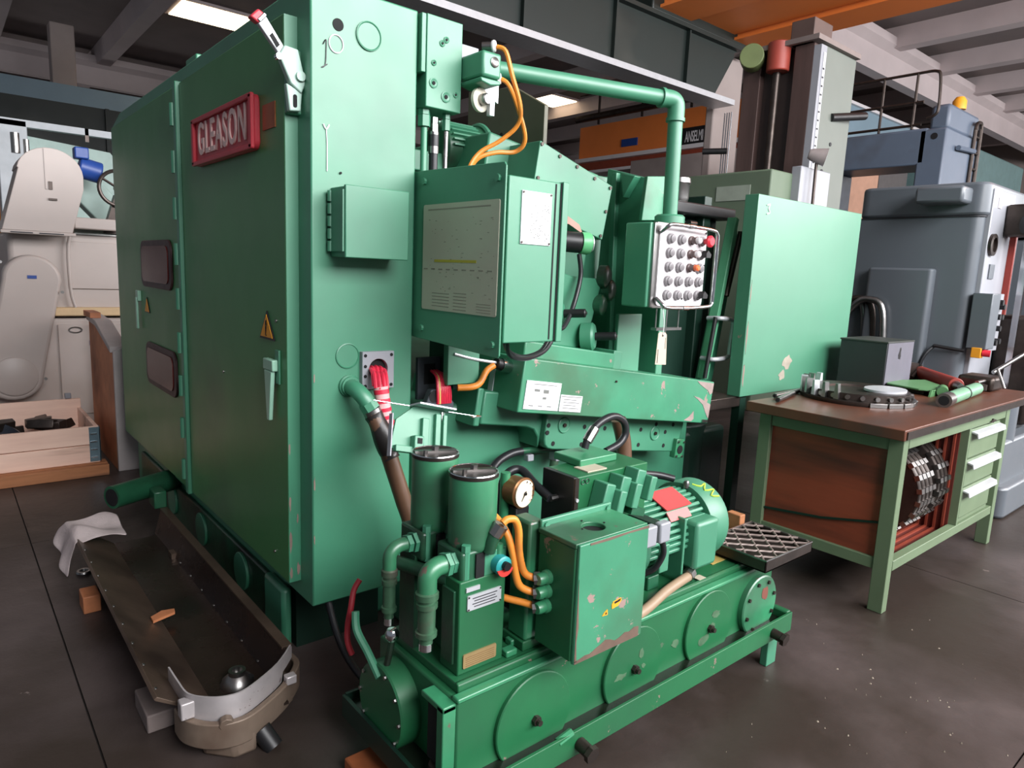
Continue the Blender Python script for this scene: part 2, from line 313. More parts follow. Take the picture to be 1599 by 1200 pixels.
# ---------------------------------------------------------------- electrical cabinet
t = thing('electrical_cabinet', 'tall dark green electrical cabinet with a red nameplate and two doors', 'cabinet', (1.14, 3.7, .3))
part('body', MB().prism([(2.168, .3), (5.28, .3), (5.28, 2.31), (5.0, 2.372), (2.168, 2.372)], 'x', .949, 1.337), G, t, bev=.006)
part('top_cap', MB().box(.99, 1.32, 2.30, 2.80, 2.372, 2.40), G, t, bev=.004)
part('lifting_lug', MB().box(1.0, 1.03, 3.55, 3.72, 2.372, 2.44), G, t, bev=.006)
for nm, y0, y1 in (('near', 2.272, 3.488), ('far', 3.565, 5.02)):
    d = part('door', MB().box(.905, .949, y0, y1, .362, 2.28), GD, t, bev=.004)
    if nm == 'near':
        part('latch_plate', MB().box(.897, .905, 2.325, 2.36, 1.08, 1.20), G, d, bev=.002)
        part('handle', MB().box(.878, .9, 2.335, 2.425, 1.125, 1.165).prism([(2.345, 1.125), (2.415, 1.125), (2.395, .945), (2.372, .945)], 'x', .878, .893), mat('handle_pale_green', (150, 196, 172), .35), d, bev=.004)
        s_ = part('warning_sign', MB().prism([(2.37, 1.228), (2.512, 1.228), (2.441, 1.33)], 'x', .9, .9045), BLACK, d)
        part('yellow_field', MB().prism([(2.384, 1.236), (2.498, 1.236), (2.441, 1.317)], 'x', .898, .9), YEL, s_)
        part('bolt_symbol', MB().prism([(2.446, 1.296), (2.436, 1.296), (2.447, 1.270), (2.436, 1.272), (2.444, 1.243), (2.432, 1.245), (2.442, 1.24), (2.45, 1.247), (2.446, 1.247), (2.434, 1.282), (2.448, 1.279)], 'x', .8965, .898), BLACK, s_)
        rep('screw', bolt_x(.006, .004), STEEL, d, [(.905, 2.36, 1.30), (.905, 2.40, .44), (.905, 2.95, 1.04)])
    else:
        part('handle', MB().box(.885, .905, 4.40, 4.46, 1.25, 1.31).box(.88, .892, 4.42, 4.45, 1.09, 1.27), mat('handle_pale_green', (150, 196, 172), .35), d, bev=.004)
        s_ = part('warning_sign', MB().prism([(4.20, 1.195), (4.31, 1.195), (4.255, 1.28)], 'x', .9, .9045), BLACK, d); part('yellow_field', MB().prism([(4.212, 1.2), (4.298, 1.2), (4.255, 1.27)], 'x', .898, .9), YEL, s_)
        for z0, z1, ya, yb in ((1.34, 1.59, 3.69, 4.33), (.80, 1.035, 3.665, 4.295)):
            fr = part('window_gasket', MB().prism(rrect(ya, yb, z0, z1, .06), 'x', .893, .906), GASKET, d, bev=.004)
            part('window_pane', MB().prism(rrect(ya+.045, yb-.045, z0+.03, z1-.03, .045), 'x', .888, .8935), GLASSR, fr)
part('door_edge', MB().box(.906, .949, 2.2695, 2.2735, .364, 2.278), G, t)
hg = part('hinge_strip', MB().box(.89, .949, 3.50, 3.545, .35, 2.29), G, t, bev=.004)
for k in range(9): part('hinge_knuckle', MB().cyl((.89, 3.552, .42+k*.21), (.89, 3.552, .52+k*.21), .014, n=10), G, hg)
n_ = part('nameplate', MB().prism(rrect(2.487, 3.203, 1.887, 2.074, .03), 'x', .885, .906), SIGNR, t, bev=.004)
part('raised_rim', MB().prism(rrect(2.487, 3.203, 2.056, 2.074, .008), 'x', .872, .886).prism(rrect(2.487, 3.203, 1.887, 1.905, .008), 'x', .872, .886).prism(rrect(2.487, 2.515, 1.89, 2.07, .008), 'x', .872, .886).prism(rrect(3.175, 3.203, 1.89, 2.07, .008), 'x', .872, .886), SIGNR, n_, bev=.003)
text('lettering', 'GLEASON', .178, Matrix.Translation((.883, 2.845, 1.981)) @ FACE_NX, SIGNL, n_, ext=.004, xs=.66, off=.002, gap=1.16)
part('copper_tag', MB().box(.9015, .905, 2.345, 2.455, 1.945, 2.027), COPPER, t)
BARE = mat('worn_edge_primer', (142, 122, 112), .6, .1, .2, 12)
for k, (x, z, rx, rz) in enumerate(((.912, .52, .006, .05), (.911, .66, .005, .035), (.94, .41, .007, .03), (.913, .40, .007, .025), (.911, .86, .004, .03), (.938, .60, .004, .02))): part('paint_chip', MB().prism(blob(x, z, rx, rz, k), 'y', 2.2685, 2.2697), BARE, t)
for k, (x, z, rx, rz) in enumerate(((.957, .75, .004, .03), (.956, .55, .003, .02), (.957, 1.12, .003, .02))): part('paint_chip', MB().prism(blob(x, z, rx, rz, k+9), 'y', 2.1668, 2.168), BARE, t)
# disconnect lever on the lit door edge
lv = part('disconnect_base', MB().box(.905, .962, 2.245, 2.272, 1.975, 2.172), G, t, bev=.005)
PAL = mat('lever_pale_green', (176, 206, 192), .4)
part('lever_arm', MB().prism([(.955, 2.07), (.94, 2.035), (.905, 2.06), (.868, 2.136), (.887, 2.169), (.93, 2.165)], 'y', 2.215, 2.243), PAL, lv, bev=.004)
part('lever_grip', MB().prism([(.870, 2.140), (.885, 2.166), (.830, 2.240), (.806, 2.214)], 'y', 2.219, 2.239), mat('lever_light_grey', (200, 204, 206), .35, .2), lv, bev=.003)
part('grip_slot', MB().prism([(.862, 2.155), (.872, 2.166), (.849, 2.196), (.840, 2.186)], 'y', 2.2175, 2.2195), HOLE, lv)
part('lever_tip', MB().prism([(.806, 2.212), (.831, 2.242), (.806, 2.254), (.780, 2.226)], 'y', 2.214, 2.244), SIGNR, lv, bev=.005)
part('tip_cap', MB().prism([(.812, 2.215), (.832, 2.240), (.822, 2.247), (.80, 2.221)], 'y', 2.211, 2.247), CHROME, lv, bev=.003)
part('lever_foot', MB().prism([(.893, 2.06), (.945, 2.04), (.94, 1.982), (.903, 1.978)], 'y', 2.222, 2.246), PAL, lv, bev=.004)
part('foot_slot', MB().prism(rrect(.914, .927, 1.99, 2.03, .006, 3), 'y', 2.2205, 2.2225), HOLE, lv)
part('pivot_bolt', MB().cyl((.935, 2.216, 2.085), (.935, 2.205, 2.085), .015, n=12), PAL, lv); part('pivot_bolt', MB().cyl((.865, 2.225, 2.13), (.865, 2.205, 2.13), .01, n=10), CHROME, lv)
# right hand end of the cabinet
part('knockout_hole', MB().cyl((1.041, 2.1665, 2.254), (1.041, 2.18, 2.254), .019), HOLE, t)
part('chalk_ring', MB().tube([(1.034+.024*math.cos(a*.6283), 2.166, 2.195+.027*math.sin(a*.6283)) for a in range(10)], .002, 5, 3, True), WHITE, t)
part('pencil_mark', MB().tube([(.99, 2.166, 2.185), (1.0, 2.166, 2.20), (1.0, 2.166, 2.165), (.997, 2.166, 2.125), (.985, 2.166, 2.115), (1.004, 2.166, 2.128)], .0018, 5, 4), BLACK, t)
part('paint_run', MB().tube([(1.0, 2.166, 1.93), (1.003, 2.166, 1.88), (1.0025, 2.166, 1.80)], .0018, 5, 3).tube([(.99, 2.166, 1.945), (1.0, 2.166, 1.93), (1.01, 2.166, 1.945)], .003, 5, 3), WHITE, t)
part('round_cover', MB().lathe((1.149, 2.168, 2.245), (0, -1, 0), [(.046, 0), (.046, .005), (.043, .006), (.040, .003)], 32), G, t)
part('round_cover', MB().lathe((1.078, 2.168, 1.193), (0, -1, 0), [(.044, 0), (.044, .004), (.041, .005), (.039, .002)], 32), G, t)
hb = part('hinged_box', MB().box(1.017, 1.240, 2.06, 2.168, 1.528, 1.75), G, t, bev=.003)
part('box_lid', MB().box(1.012, 1.244, 2.052, 2.066, 1.526, 1.753), G, hb, bev=.003)
hs = part('hinge_leaf', MB().box(1.035, 1.06, 2.155, 2.168, 1.54, 1.74), G, hb); part('hinge_leaf', MB().box(1.006, 1.017, 2.06, 2.15, 1.545, 1.738), G, hb)
for k in range(5): part('hinge_knuckle', MB().cyl((1.006, 2.150, 1.545+k*.04), (1.006, 2.150, 1.578+k*.04), .009, n=10), G, hb)
part('hasp', MB().box(1.240, 1.258, 2.075, 2.168, 1.615, 1.65), G, hb, bev=.002)
gl = part('connector_flange', MB().holed(1.125, 1.25, 1.073, 1.206, -.01, .012, 1.188, 1.143, .037).xf(Matrix.Translation((0, 2.157, 0)) @ Matrix(((1, 0, 0, 0), (0, 0, 1, 0), (0, 1, 0, 0), (0, 0, 0, 1)))), GREYP, t, bev=.002)
part('connector_bore', MB().cyl((1.188, 2.164, 1.143), (1.188, 2.19, 1.143), .038), HOLE, gl)
rep('flange_hole', bolt_y(.006, .002), HOLE, gl, [(1.136, 2.147, 1.193), (1.239, 2.147, 1.193), (1.136, 2.147, 1.085), (1.239, 2.147, 1.085), (1.136, 2.147, 1.12), (1.136, 2.147, 1.155)])
el = part('hose_elbow', MB().tube([(1.084, 2.17, 1.087), (1.084, 2.115, 1.082), (1.097, 2.08, 1.058), (1.115, 2.07, 1.024)], .028, 16, 6), G, t)
part('elbow_collar', MB().lathe((1.084, 2.168, 1.088), (0, -1, 0), [(.039, 0), (.039, .008), (.034, .012), (.034, .02)], 24), G, el)
part('elbow_nut', MB().cyl((1.105, 2.075, 1.042), (1.118, 2.068, 1.018), .033, n=8), G, el); part('hose_clip', MB().cyl((1.118, 2.068, 1.018), (1.126, 2.064, .998), .031, n=16), STEEL, el)
part('socket_screw', MB().cyl((1.05, 2.168, 1.80), (1.05, 2.163, 1.80), .004, n=8), HOLE, t)

# hoses and looms leaving the cabinet
t = thing('drain_hose', 'thick brown oily hose hanging from the cabinet elbow', 'hose', (1.2, 2.0, 0))
part('hose', MB().tube([(1.122, 2.066, 1.01), (1.135, 2.045, .96), (1.155, 2.02, .88), (1.178, 2.0, .79), (1.20, 1.98, .70), (1.222, 1.96, .60), (1.235, 1.96, .40), (1.24, 2.0, .10), (1.25, 2.1, .035)], .029, 14), BROWN, t)
part('sleeve', MB().tube([(1.124, 2.063, 1.0), (1.14, 2.045, .955), (1.158, 2.022, .88), (1.166, 2.01, .85)], lambda u: .0335-.003*math.sin(u*9), 14), mat('black_sleeve', (44, 40, 38), .35, 0, .2, 9), t)
t = thing('wire_loom', 'red wire bundle laced with pale tape leaving the grey flange', 'wire bundle', (1.19, 2.1, .87))
path = [(1.188, 2.175, 1.14), (1.172, 2.115, 1.138), (1.166, 2.09, 1.09), (1.17, 2.08, 1.03), (1.176, 2.075, .98), (1.192, 2.07, .935), (1.222, 2.06, .90)]
part('lacing', MB().tube(path[2:], .026, 12), TAPE, t)
for k in range(9):
    a = k*2*math.pi/9
    part('wire', MB().tube([(p[0]+.024*math.cos(a), p[1]+.02*math.sin(a), p[2]+.008*math.sin(a)) for p in path[:3]], .0075, 6), REDWIRE, t)
def along(P, u):
    k = u*(len(P)-1); i = min(int(k), len(P)-2); return Vector(P[i]).lerp(Vector(P[i+1]), k-i)
for k in range(7):
    u = .36+.09*k; part('red_band', MB().cyl(along(path, u), along(path, u+.042), .0275, n=12), REDWIRE, t)

# ---------------------------------------------------------------- gear cutting machine
TL = math.radians(8.12)
TI = Matrix.Translation((1.718, 0, .960)) @ Matrix.Rotation(TL, 4, 'Y')
t = thing('gear_cutting_machine', 'large green gear cutting machine with a tilted head and long box cover', 'machine', (2.2, 3.2, 0))
GM = t
bed = part('bed', MB().box(.985, 3.2, 2.50, 5.1, 0, .297).box(1.425, 3.22, 2.26, 4.9, 0, .96), G, t, bev=.02)
part('bed_side_plate', MB().box(.965, .986, 2.60, 4.9, .02, .24), GO, bed, bev=.01)
part('bed_rib', MB().box(.945, .985, 2.44, 2.64, .0, .255), G, bed, bev=.015)
for y in (2.95, 3.55, 4.1): part('bed_cover_disc', MB().cyl((.966, y, .14), (.952, y, .14), .085, n=28), G, bed, bev=.003)
part('bed_front_shade', MB().box(1.0, 1.36, 2.44, 2.5, .0, .28), GDK, bed)  # dark slab painting the shaded void below the cabinet
part('bed_skirt', MB().box(3.2, 3.75, 2.35, 4.6, 0, .62), GDK, bed, bev=.03)
part('base_drum', MB().cyl((3.45, 2.55, 0), (3.45, 2.55, .66), .21, n=28), GDK, bed, bev=.02)
# tilted carriage
hp = part('hole_plate', MB().prism([(.263, .0), (.268, -.125), (.275, -.148), (.295, -.164), (.325, -.168), (1.10, -.172), (1.225, -.172), (1.25, -.03), (1.25, .0)], 'y', 2.10, 2.26).xf(TI), G, t, bev=.006)
for u, wv in ((.279, -.062), (.278, -.094), (.322, -.141), (.504, -.061), (.501, -.142), (.642, -.064), (.776, -.063), (.906, -.063), (.906, -.139), (1.107, -.140), (1.104, -.070), (1.02, -.032), (1.16, -.03)):
    part('bolt_hole', MB().cyl((u, 2.098, wv), (u, 2.11, wv), .0105, n=10).xf(TI), HOLE, hp)
for u, wv in ((.371, -.057), (1.02, -.078)):
    q = part('round_cap', MB().lathe((u, 2.10, wv), (0, -1, 0), [(.036, 0), (.036, .004), (.033, .006), (.030, .003)], 28).xf(TI), G, hp); part('cap_screw', MB().cyl((u, 2.098, wv), (u, 2.09, wv), .009, n=10).xf(TI), STEELD, q)
q = part('pad_block', MB().box(1.185, 1.25, 2.075, 2.11, -.20, -.10).xf(TI), GW, hp, bev=.004); part('pad_bore', MB().cyl((1.218, 2.072, -.155), (1.218, 2.08, -.155), .022).xf(TI), HOLE, q)
for du, dw in ((-.024, -.035), (.024, -.035), (-.024, .04), (.024, .04)): part('pad_bolt', MB().cyl((1.218+du, 2.077, -.155+dw), (1.218+du, 2.068, -.155+dw), .006, n=8).xf(TI), STEEL, q)
part('under_box', MB().prism([(-.07, .06), (-.07, -.075), (.18, -.078), (.225, -.088), (.255, -.12), (.268, -.17), (.268, .06)], 'y', 2.13, 2.60).xf(TI), G, t, bev=.008)
part('under_box_end', MB().box(-.10, -.07, 2.135, 2.62, -.085, .07).xf(TI), G, t, bev=.006)
lb = part('long_box', MB().box(0, 1.311, 2.0, 2.34, 0, .2175).xf(TI), GC, t, bev=.005)
part('end_bracket', MB().box(1.311, 1.40, 2.06, 2.3, .01, .19).xf(TI), G, lb, bev=.004)
for P_ in ([(1.306, .21), (1.306, .16), (1.285, .15), (1.265, .17), (1.22, .185), (1.18, .20), (1.16, .212)], [(1.307, .10), (1.25, .115), (1.20, .13), (1.15, .135), (1.19, .12), (1.24, .095), (1.27, .06), (1.30, .03), (1.307, .03)], [(1.10, .01), (1.16, .006), (1.18, .02), (1.17, .06), (1.14, .03)]):
    part('bare_patch', MB().prism(P_, 'y', 1.9985, 2.0).xf(TI), mat('bare_primer', (150, 134, 128), .55, .1, .2, 10), lb)
part('box_latch', MB().box(1.255, 1.30, 1.994, 2.001, .006, .02).xf(TI), STEEL, lb); part('box_screw', MB().cyl((.55, 2.0, .165), (.55, 1.994, .165), .005, n=8).xf(TI), STEELD, lb)
q = part('data_plate', MB().box(.024, .215, 1.996, 2.0, .017, .132).xf(TI), PAPER, lb)
pm = MB()
for i_ in range(3): pm.box(.05+.05*i_, .075+.05*i_, 1.9955, 1.996, .03, .034)
pm.box(.06, .19, 1.9955, 1.996, .118, .121).box(.07, .10, 1.9955, 1.996, .09, .10).box(.12, .15, 1.9955, 1.996, .085, .1).box(.12, .14, 1.9955, 1.996, .06, .07)
part('print', pm.xf(TI), INK, q)
q = part('data_plate', MB().box(.222, .35, 1.9955, 2.0, .017, .086).xf(TI), PAPER, lb)
pm = MB()
for j in range(4): pm.box(.24, .335-.02*(j % 2), 1.9948, 1.9955, .03+.012*j, .033+.012*j)
pm.box(.225, .347, 1.9948, 1.9955, .078, .081); part('print', pm.xf(TI), INK, q)
q = part('cable_entry', MB().cyl((0, 2.09, .17), (-.045, 2.09, .175), .027, n=16).xf(TI), CHROME, lb); part('entry_ring', MB().cyl((-.045, 2.09, .175), (-.07, 2.09, .178), .022, n=16).xf(TI), BLACK, q)
part('small_bracket', MB().box(-.004, 0, 2.17, 2.20, .04, .15).xf(TI), ALU, lb)
part('recess_shade', MB().box(.0, .3, 2.34, 2.42, -.02, .25).xf(TI), GDK, t)  # solid dark block, painting shade where a recess would open
# carriage top, head body
part('carriage_ledge', MB().box(.05, .60, 2.07, 2.6, .215, .285).xf(TI), GC, t, bev=.006); part('ledge_block', MB().box(.60, .66, 2.08, 2.4, .215, .30).xf(TI), G, t, bev=.004)
hd = part('head_body', MB().prism([(.02, .28), (.50, .28), (.56, .33), (.60, .62), (.40, .60), (.12, .62)], 'y', 2.22, 3.1).xf(TI), G, t, bev=.008)
part('head_column', MB().box(.0, .70, 2.45, 3.3, .25, 1.15).xf(TI), G, t, bev=.01)
cv = part('sloping_cover', MB().prism([(.118, .78), (.353, .823), (.584, .800), (.597, 1.053), (.120, 1.123)], 'y', 2.25, 2.46).xf(TI), G, t, bev=.004)
part('cover_side', MB().prism([(2.46, .80), (2.95, .80), (2.95, 1.09), (2.46, 1.11)], 'x', .118, .6).xf(TI), GDK, cv)  # left-facing side in darker green, its shade put into the colour
rep('cover_bolt', bolt_y(.008, .006), STEELD, cv, [tuple(TI @ Vector(p)) for p in ((.13, 2.25, 1.11), (.24, 2.25, 1.09), (.35, 2.25, 1.075), (.47, 2.25, 1.055), (.58, 2.25, 1.04), (.575, 2.25, .93), (.565, 2.25, .815), (.135, 2.25, .97))])
part('primer_patch', MB().prism([(.27, .875), (.42, .835), (.45, .80), (.354, .824), (.27, .81)], 'y', 2.2485, 2.25).xf(TI), mat('pink_primer_patch', (176, 128, 116), .6, 0, .15, 9), cv)
mo = part('feed_motor', MB().cyl((.24, 2.30, .735), (.415, 2.22, .752), .046, n=20).xf(TI), BLACK, t, bev=.006)
part('motor_cap', MB().lathe((TI @ Vector((.415, 2.22, .752))), (TI.to_3x3() @ Vector((.91, -.41, .09))), [(.048, 0), (.05, .03), (.046, .045), (.04, .048)], 24), mat('cap_green', (96, 176, 120), .4), mo); part('cap_label', MB().cyl((.462, 2.198, .757), (.466, 2.196, .7575), .036, n=20).xf(TI), ALU, mo)
part('motor_cable', MB().tube([TI @ Vector(p) for p in ((.42, 2.22, .70), (.41, 2.18, .60), (.36, 2.15, .45), (.27, 2.10, .36), (.2, 2.08, .37))], .011, 10), RUB, mo)
for u, wv, r in ((.30, .415, .05), (.52, .34, .064)):
    b_ = part('adjusting_boss', MB().lathe(TI @ Vector((u, 2.22, wv)), (.55, -.82, .08), [(r, 0), (r, .05), (r*.85, .06), (r*.6, .062)], 28), G, t)
    q = TI @ Vector((u, 2.22, wv)); d_ = Vector((.55, -.82, .08)); part('handle_grip', MB().cyl(q+d_*.06, q+d_*.16, .019, n=14), BLACK, b_, bev=.004); part('grip_screw', MB().cyl(q+d_*.16, q+d_*.166, .007, n=8), STEEL, b_)
for u, wv, r in ((.60, .63, .055), (.645, .575, .05), (.60, .50, .05)):
    b_ = part('round_boss', MB().lathe(TI @ Vector((u, 2.24, wv)), (.4, -.91, 0), [(r, 0), (r, .035), (r*.7, .045), (r*.3, .046)], 22), GO, t)
# column behind, guide plates
co = part('rear_column', MB().prism([(2.15, .95), (2.15, 1.90), (2.20, 1.99), (2.32, 2.0), (2.56, 2.06), (2.62, .95)], 'x', 2.75, 2.80), G, t, bev=.004)
part('column_back', MB().box(2.62, 2.98, 2.62, 3.3, .95, 2.03), G, co, bev=.006)
part('guide_rib', MB().prism([(2.44, .98), (2.47, .98), (2.50, 2.03), (2.47, 2.03)], 'x', 2.72, 2.75), G, co, bev=.003)
part('gusset', MB().prism([(2.33, 2.0), (2.42, 2.02), (2.40, 1.90)], 'x', 2.70, 2.75), G, co, bev=.003)
part('notched_plate', MB().prism([(2.585, 1.77), (2.607, 1.975), (2.78, 1.995), (2.76, 1.785)], 'y', 2.17, 2.19), GC, co, bev=.003)
part('flat_shield', MB().box(2.47, 2.64, 2.17, 2.19, .95, 1.33), G, t, bev=.004)
# right hand dark work chamber and its door
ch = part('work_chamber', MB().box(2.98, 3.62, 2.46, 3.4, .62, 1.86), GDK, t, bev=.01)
part('chamber_roof', MB().box(2.95, 3.66, 2.36, 3.4, 1.86, 1.925), BLACK, ch, bev=.01)
part('chamber_floor', MB().box(2.98, 3.5, 2.12, 2.46, .80, .86), STEELD, ch, bev=.004)
part('chamber_pipe', MB().tube([(3.16, 2.44, 1.80), (3.16, 2.42, 1.6), (3.15, 2.42, 1.2)], .008, 8).tube([(3.25, 2.44, 1.82), (3.28, 2.42, 1.80), (3.23, 2.42, 1.62)], .008, 8), STEEL, ch)
part('pipe_fitting', MB().cyl((3.26, 2.40, 1.815), (3.32, 2.40, 1.815), .02, n=10).cyl((3.16, 2.40, 1.79), (3.16, 2.40, 1.85), .016, n=10), STEEL, ch)
part('oil_cup', MB().lathe((3.18, 2.42, 1.925), (0, 0, 1), [(.05, 0), (.055, .02), (.055, .09), (.062, .1), (.058, .125)], 20), STEEL, ch)
dr = part('chamber_door', MB().prism([(3.40, .92), (3.52, .90), (3.66, 1.72), (3.64, 1.83), (3.585, 1.83)], 'y', 2.33, 2.37), G, t, bev=.005)
part('door_edge', MB().prism([(3.375, .94), (3.405, .94), (3.575, 1.86), (3.545, 1.87)], 'y', 2.28, 2.34), mat('door_edge_lit', (90, 160, 122), .4), dr, bev=.004)  # lighter green paints the lit edge of the door
part('door_rail', MB().tube([(3.60, 2.28, 1.79), (3.58, 2.28, 1.70), (3.53, 2.28, 1.5), (3.51, 2.28, 1.42)], .016, 10), STEELD, dr)
part('door_handle', MB().tube([(3.42, 2.33, 1.29), (3.43, 2.25, 1.295), (3.53, 2.24, 1.285), (3.545, 2.24, 1.25), (3.535, 2.24, 1.12), (3.52, 2.24, 1.07), (3.40, 2.25, 1.06), (3.39, 2.33, 1.06)], .013, 10), ALU, dr)
part('hinge_bar', MB().cyl((3.41, 2.27, 1.30), (3.355, 2.27, .95), .012, n=10), BLACK, dr)
part('machine_post', MB().box(3.40, 3.47, 2.40, 2.55, 0, 1.98), GDK, t, bev=.006)
# rear items seen above
rm = part('head_motor', MB().cyl((1.80, 2.75, 2.04), (2.06, 2.75, 2.06), .115, n=28), GO, t, bev=.01)
for k in range(16):
    a = math.pi*k/16+.1; part('cooling_fin', MB().box(1.82, 1.98, -.004, .004, .11, .128).xf(Matrix.Translation((0, 2.75, 2.045)) @ Matrix.Rotation(a-math.pi/2, 4, 'X')), G, rm)
part('motor_end_bell', MB().tube([(2.03, 2.75+.12*math.cos(a), 2.06+.12*math.sin(a)) for a in [math.pi*k/10 for k in range(11)]], .014, 8, 2), G, rm); part('motor_foot', MB().box(1.8, 2.1, 2.62, 2.88, 1.80, 1.95), G, rm)
part('head_bridge', MB().box(1.40, 2.2, 2.7, 3.1, 1.93, 2.02), G, t, bev=.006)
bc = part('rear_panel', MB().prism([(2.575, .9), (3.2, .9), (3.2, 2.46), (2.81, 2.42), (2.575, 2.30)], 'x', 2.30, 2.325), mat('dark_olive_enamel', (84, 84, 66), .5), t, bev=.003)
rep('panel_hole', MB().cyl((0, 0, 0), (.01, 0, 0), .012, n=10), HOLE, bc, [(2.298, 3.02, 2.20), (2.298, 2.96, 2.20), (2.298, 2.90, 2.20)])

# chart box
q = part('control_enclosure', MB().box(1.367, 1.603, 1.676, 2.18, 1.278, 1.795), G, t, bev=.004)
part('front_seam', MB().box(1.560, 1.566, 1.6745, 1.676, 1.286, 1.789), HOLE, q); part('front_seam', MB().box(1.583, 1.588, 1.673, 1.676, 1.281, 1.793), HOLE, q)
part('door_flange', MB().box(1.588, 1.615, 1.667, 1.695, 1.277, 1.798), G, q, bev=.003)
w_ = part('white_plate', MB().box(1.418, 1.544, 1.672, 1.676, 1.592, 1.755), PAPER, q)
random.seed(4); pm = MB()
for k in range(46): x = 1.455+.08*random.random(); z = 1.60+.12*random.random(); pm.box(x, x+.004, 1.6715, 1.672, z, z+.003)
o = part('print', pm, INK, w_); o['kind'] = 'stuff'
rep('rivet', bolt_y(.0035, .003), STEELD, w_, [(1.423, 1.672, 1.597), (1.539, 1.672, 1.597), (1.539, 1.672, 1.75), (1.423, 1.672, 1.75)])
cp = part('chart_backing', MB().prism([(1.667, 1.82), (1.667, 1.24), (1.676, 1.231), (2.205, 1.254), (2.205, 1.843), (1.676, 1.831)], 'x', 1.345, 1.352), G, t, bev=.002)
rep('plate_screw', bolt_x(.012, .009), G, cp, [(1.345, 2.115, 1.803), (1.345, 1.70, 1.785), (1.345, 1.70, 1.272), (1.345, 2.115, 1.29)])
cc = part('chart', MB().prism(rrect(1.687, 2.116, 1.36, 1.722, .008), 'x', 1.342, 1.345), CHART, cp)
pm = MB()
random.seed(11)
for j in range(5): pm.box(1.3415, 1.342, 1.945, 2.05, 1.374+.011*j, 1.3765+.011*j)
for j in range(6): pm.box(1.3415, 1.342, 1.845, 1.92, 1.368+.011*j, 1.3705+.011*j)
for k in range(9): pm.box(1.3415, 1.342, 1.713+.046*k, 1.738+.046*k, 1.50, 1.504)
for j in range(4): pm.box(1.3415, 1.342, 1.713, 1.79, 1.368+.009*j, 1.370+.009*j)
pm.box(1.3415, 1.342, 1.73, 2.085, 1.702, 1.706)
for k in range(60): y = 1.70+.37*random.random(); z = 1.41+.26*random.random(); l = .003+.010*random.random(); pm.box(1.3415, 1.342, y, y+l, z, z+.002)
o = part('print', pm, mat('faint_print', (142, 140, 126), .7), cc); o['kind'] = 'stuff'
part('yellow_heading', MB().box(1.3413, 1.342, 1.797, 2.04, 1.526, 1.535), mat('chart_yellow', (176, 168, 60), .6), cc)
part('dangling_tube', MB().tube([(1.42, 1.72, 1.28), (1.47, 1.76, 1.225), (1.58, 1.80, 1.205), (1.68, 1.82, 1.225), (1.74, 1.84, 1.27)], .008, 8).tube([(1.44, 1.76, 1.28), (1.50, 1.80, 1.23), (1.60, 1.84, 1.205), (1.70, 1.86, 1.22), (1.76, 1.88, 1.27)], .009, 8), RUB, t)
part('dangling_tube', MB().tube([(1.48, 2.1, 1.19), (1.58, 2.1, 1.165), (1.70, 2.09, 1.145), (1.74, 2.09, 1.14)], .006, 8), ALU, t)
part('end_plate', MB().box(1.452, 1.60, 2.10, 2.13, 1.072, 1.24), G, t, bev=.003)
part('hanger', MB().box(1.50, 1.56, 2.13, 2.3, 1.05, 1.25), GDK, t)
part('pipe_riser', MB().cyl((1.365, 2.35, .96), (1.365, 2.35, 1.95), .014, n=12), G, t); part('pipe_riser', MB().cyl((1.41, 2.32, .9), (1.41, 2.32, 1.3), .014, n=10), G, t)

# hydraulic manifold at the top with its valve
q = part('hydraulic_manifold', MB().box(1.362, 1.512, 2.15, 2.30, 2.063, 2.368), G, t, bev=.003); part('mount_strip', MB().box(1.342, 1.36, 2.152, 2.25, 2.175, 2.366), G, q, bev=.002)
for x, z, r in ((1.425, 2.283, .011), (1.442, 2.298, .011), (1.392, 2.212, .010), (1.392, 2.145, .017), (1.445, 2.108, .019), (1.487, 2.123, .010)):
    p_ = part('plug', MB().lathe((x, 2.15, z), (0, -1, 0), [(r, 0), (r, .003), (r*.8, .004), (r*.55, .002)], 20), G, q); part('plug_socket', MB().cyl((x, 2.149, z), (x, 2.1455, z), r*.4, n=6), HOLE, q)
vb = part('valve_body', MB().box(1.512, 1.60, 2.17, 2.28, 2.20, 2.31), GREYL, t, bev=.003)
part('valve_coil', MB().box(1.515, 1.60, 2.03, 2.17, 2.175, 2.262), G, vb, bev=.01); part('coil_lip', MB().prism([(1.513, 2.172), (1.602, 2.172), (1.60, 2.158), (1.557, 2.150), (1.516, 2.158)], 'y', 2.035, 2.16), G, vb, bev=.004)
part('coil_screw', MB().lathe((1.567, 2.03, 2.228), (0, -1, 0), [(.018, 0), (.018, .003), (.014, .005), (.007, .002)], 20), STEEL, vb)
for p_ in ((1.585, 2.06, 2.292), (1.605, 2.05, 2.185)):
    part('cable_gland', MB().cyl((p_[0]-.03, p_[1]+.03, p_[2]-.002), p_, .015, n=12), STEEL, vb); part('gland_nut', MB().lathe(p_, (.6, -.8, 0), [(.019, -.006), (.021, 0), (.018, .006), (.01, .008)], 18), WHITE, vb)
part('sensor_plate', MB().prism([(1.56, 2.19), (1.66, 2.19), (1.66, 2.12), (1.60, 2.14)], 'y', 2.12, 2.14), ALU, vb)
se = part('proximity_sensor', MB().lathe((1.555, 2.1, 2.11), (.2, -.98, 0), [(.042, 0), (.042, .012), (.036, .016), (.024, .016), (.024, .014)], 26), mat('ivory_ring', (214, 208, 190), .5), t); part('sensor_stud', MB().lathe((1.557, 2.09, 2.11), (.2, -.98, 0), [(.02, 0), (.02, .03), (.016, .034), (.01, .034)], 18), STEEL, se); part('sensor_clip', MB().box(1.585, 1.605, 2.07, 2.09, 2.06, 2.12), ALU, se)
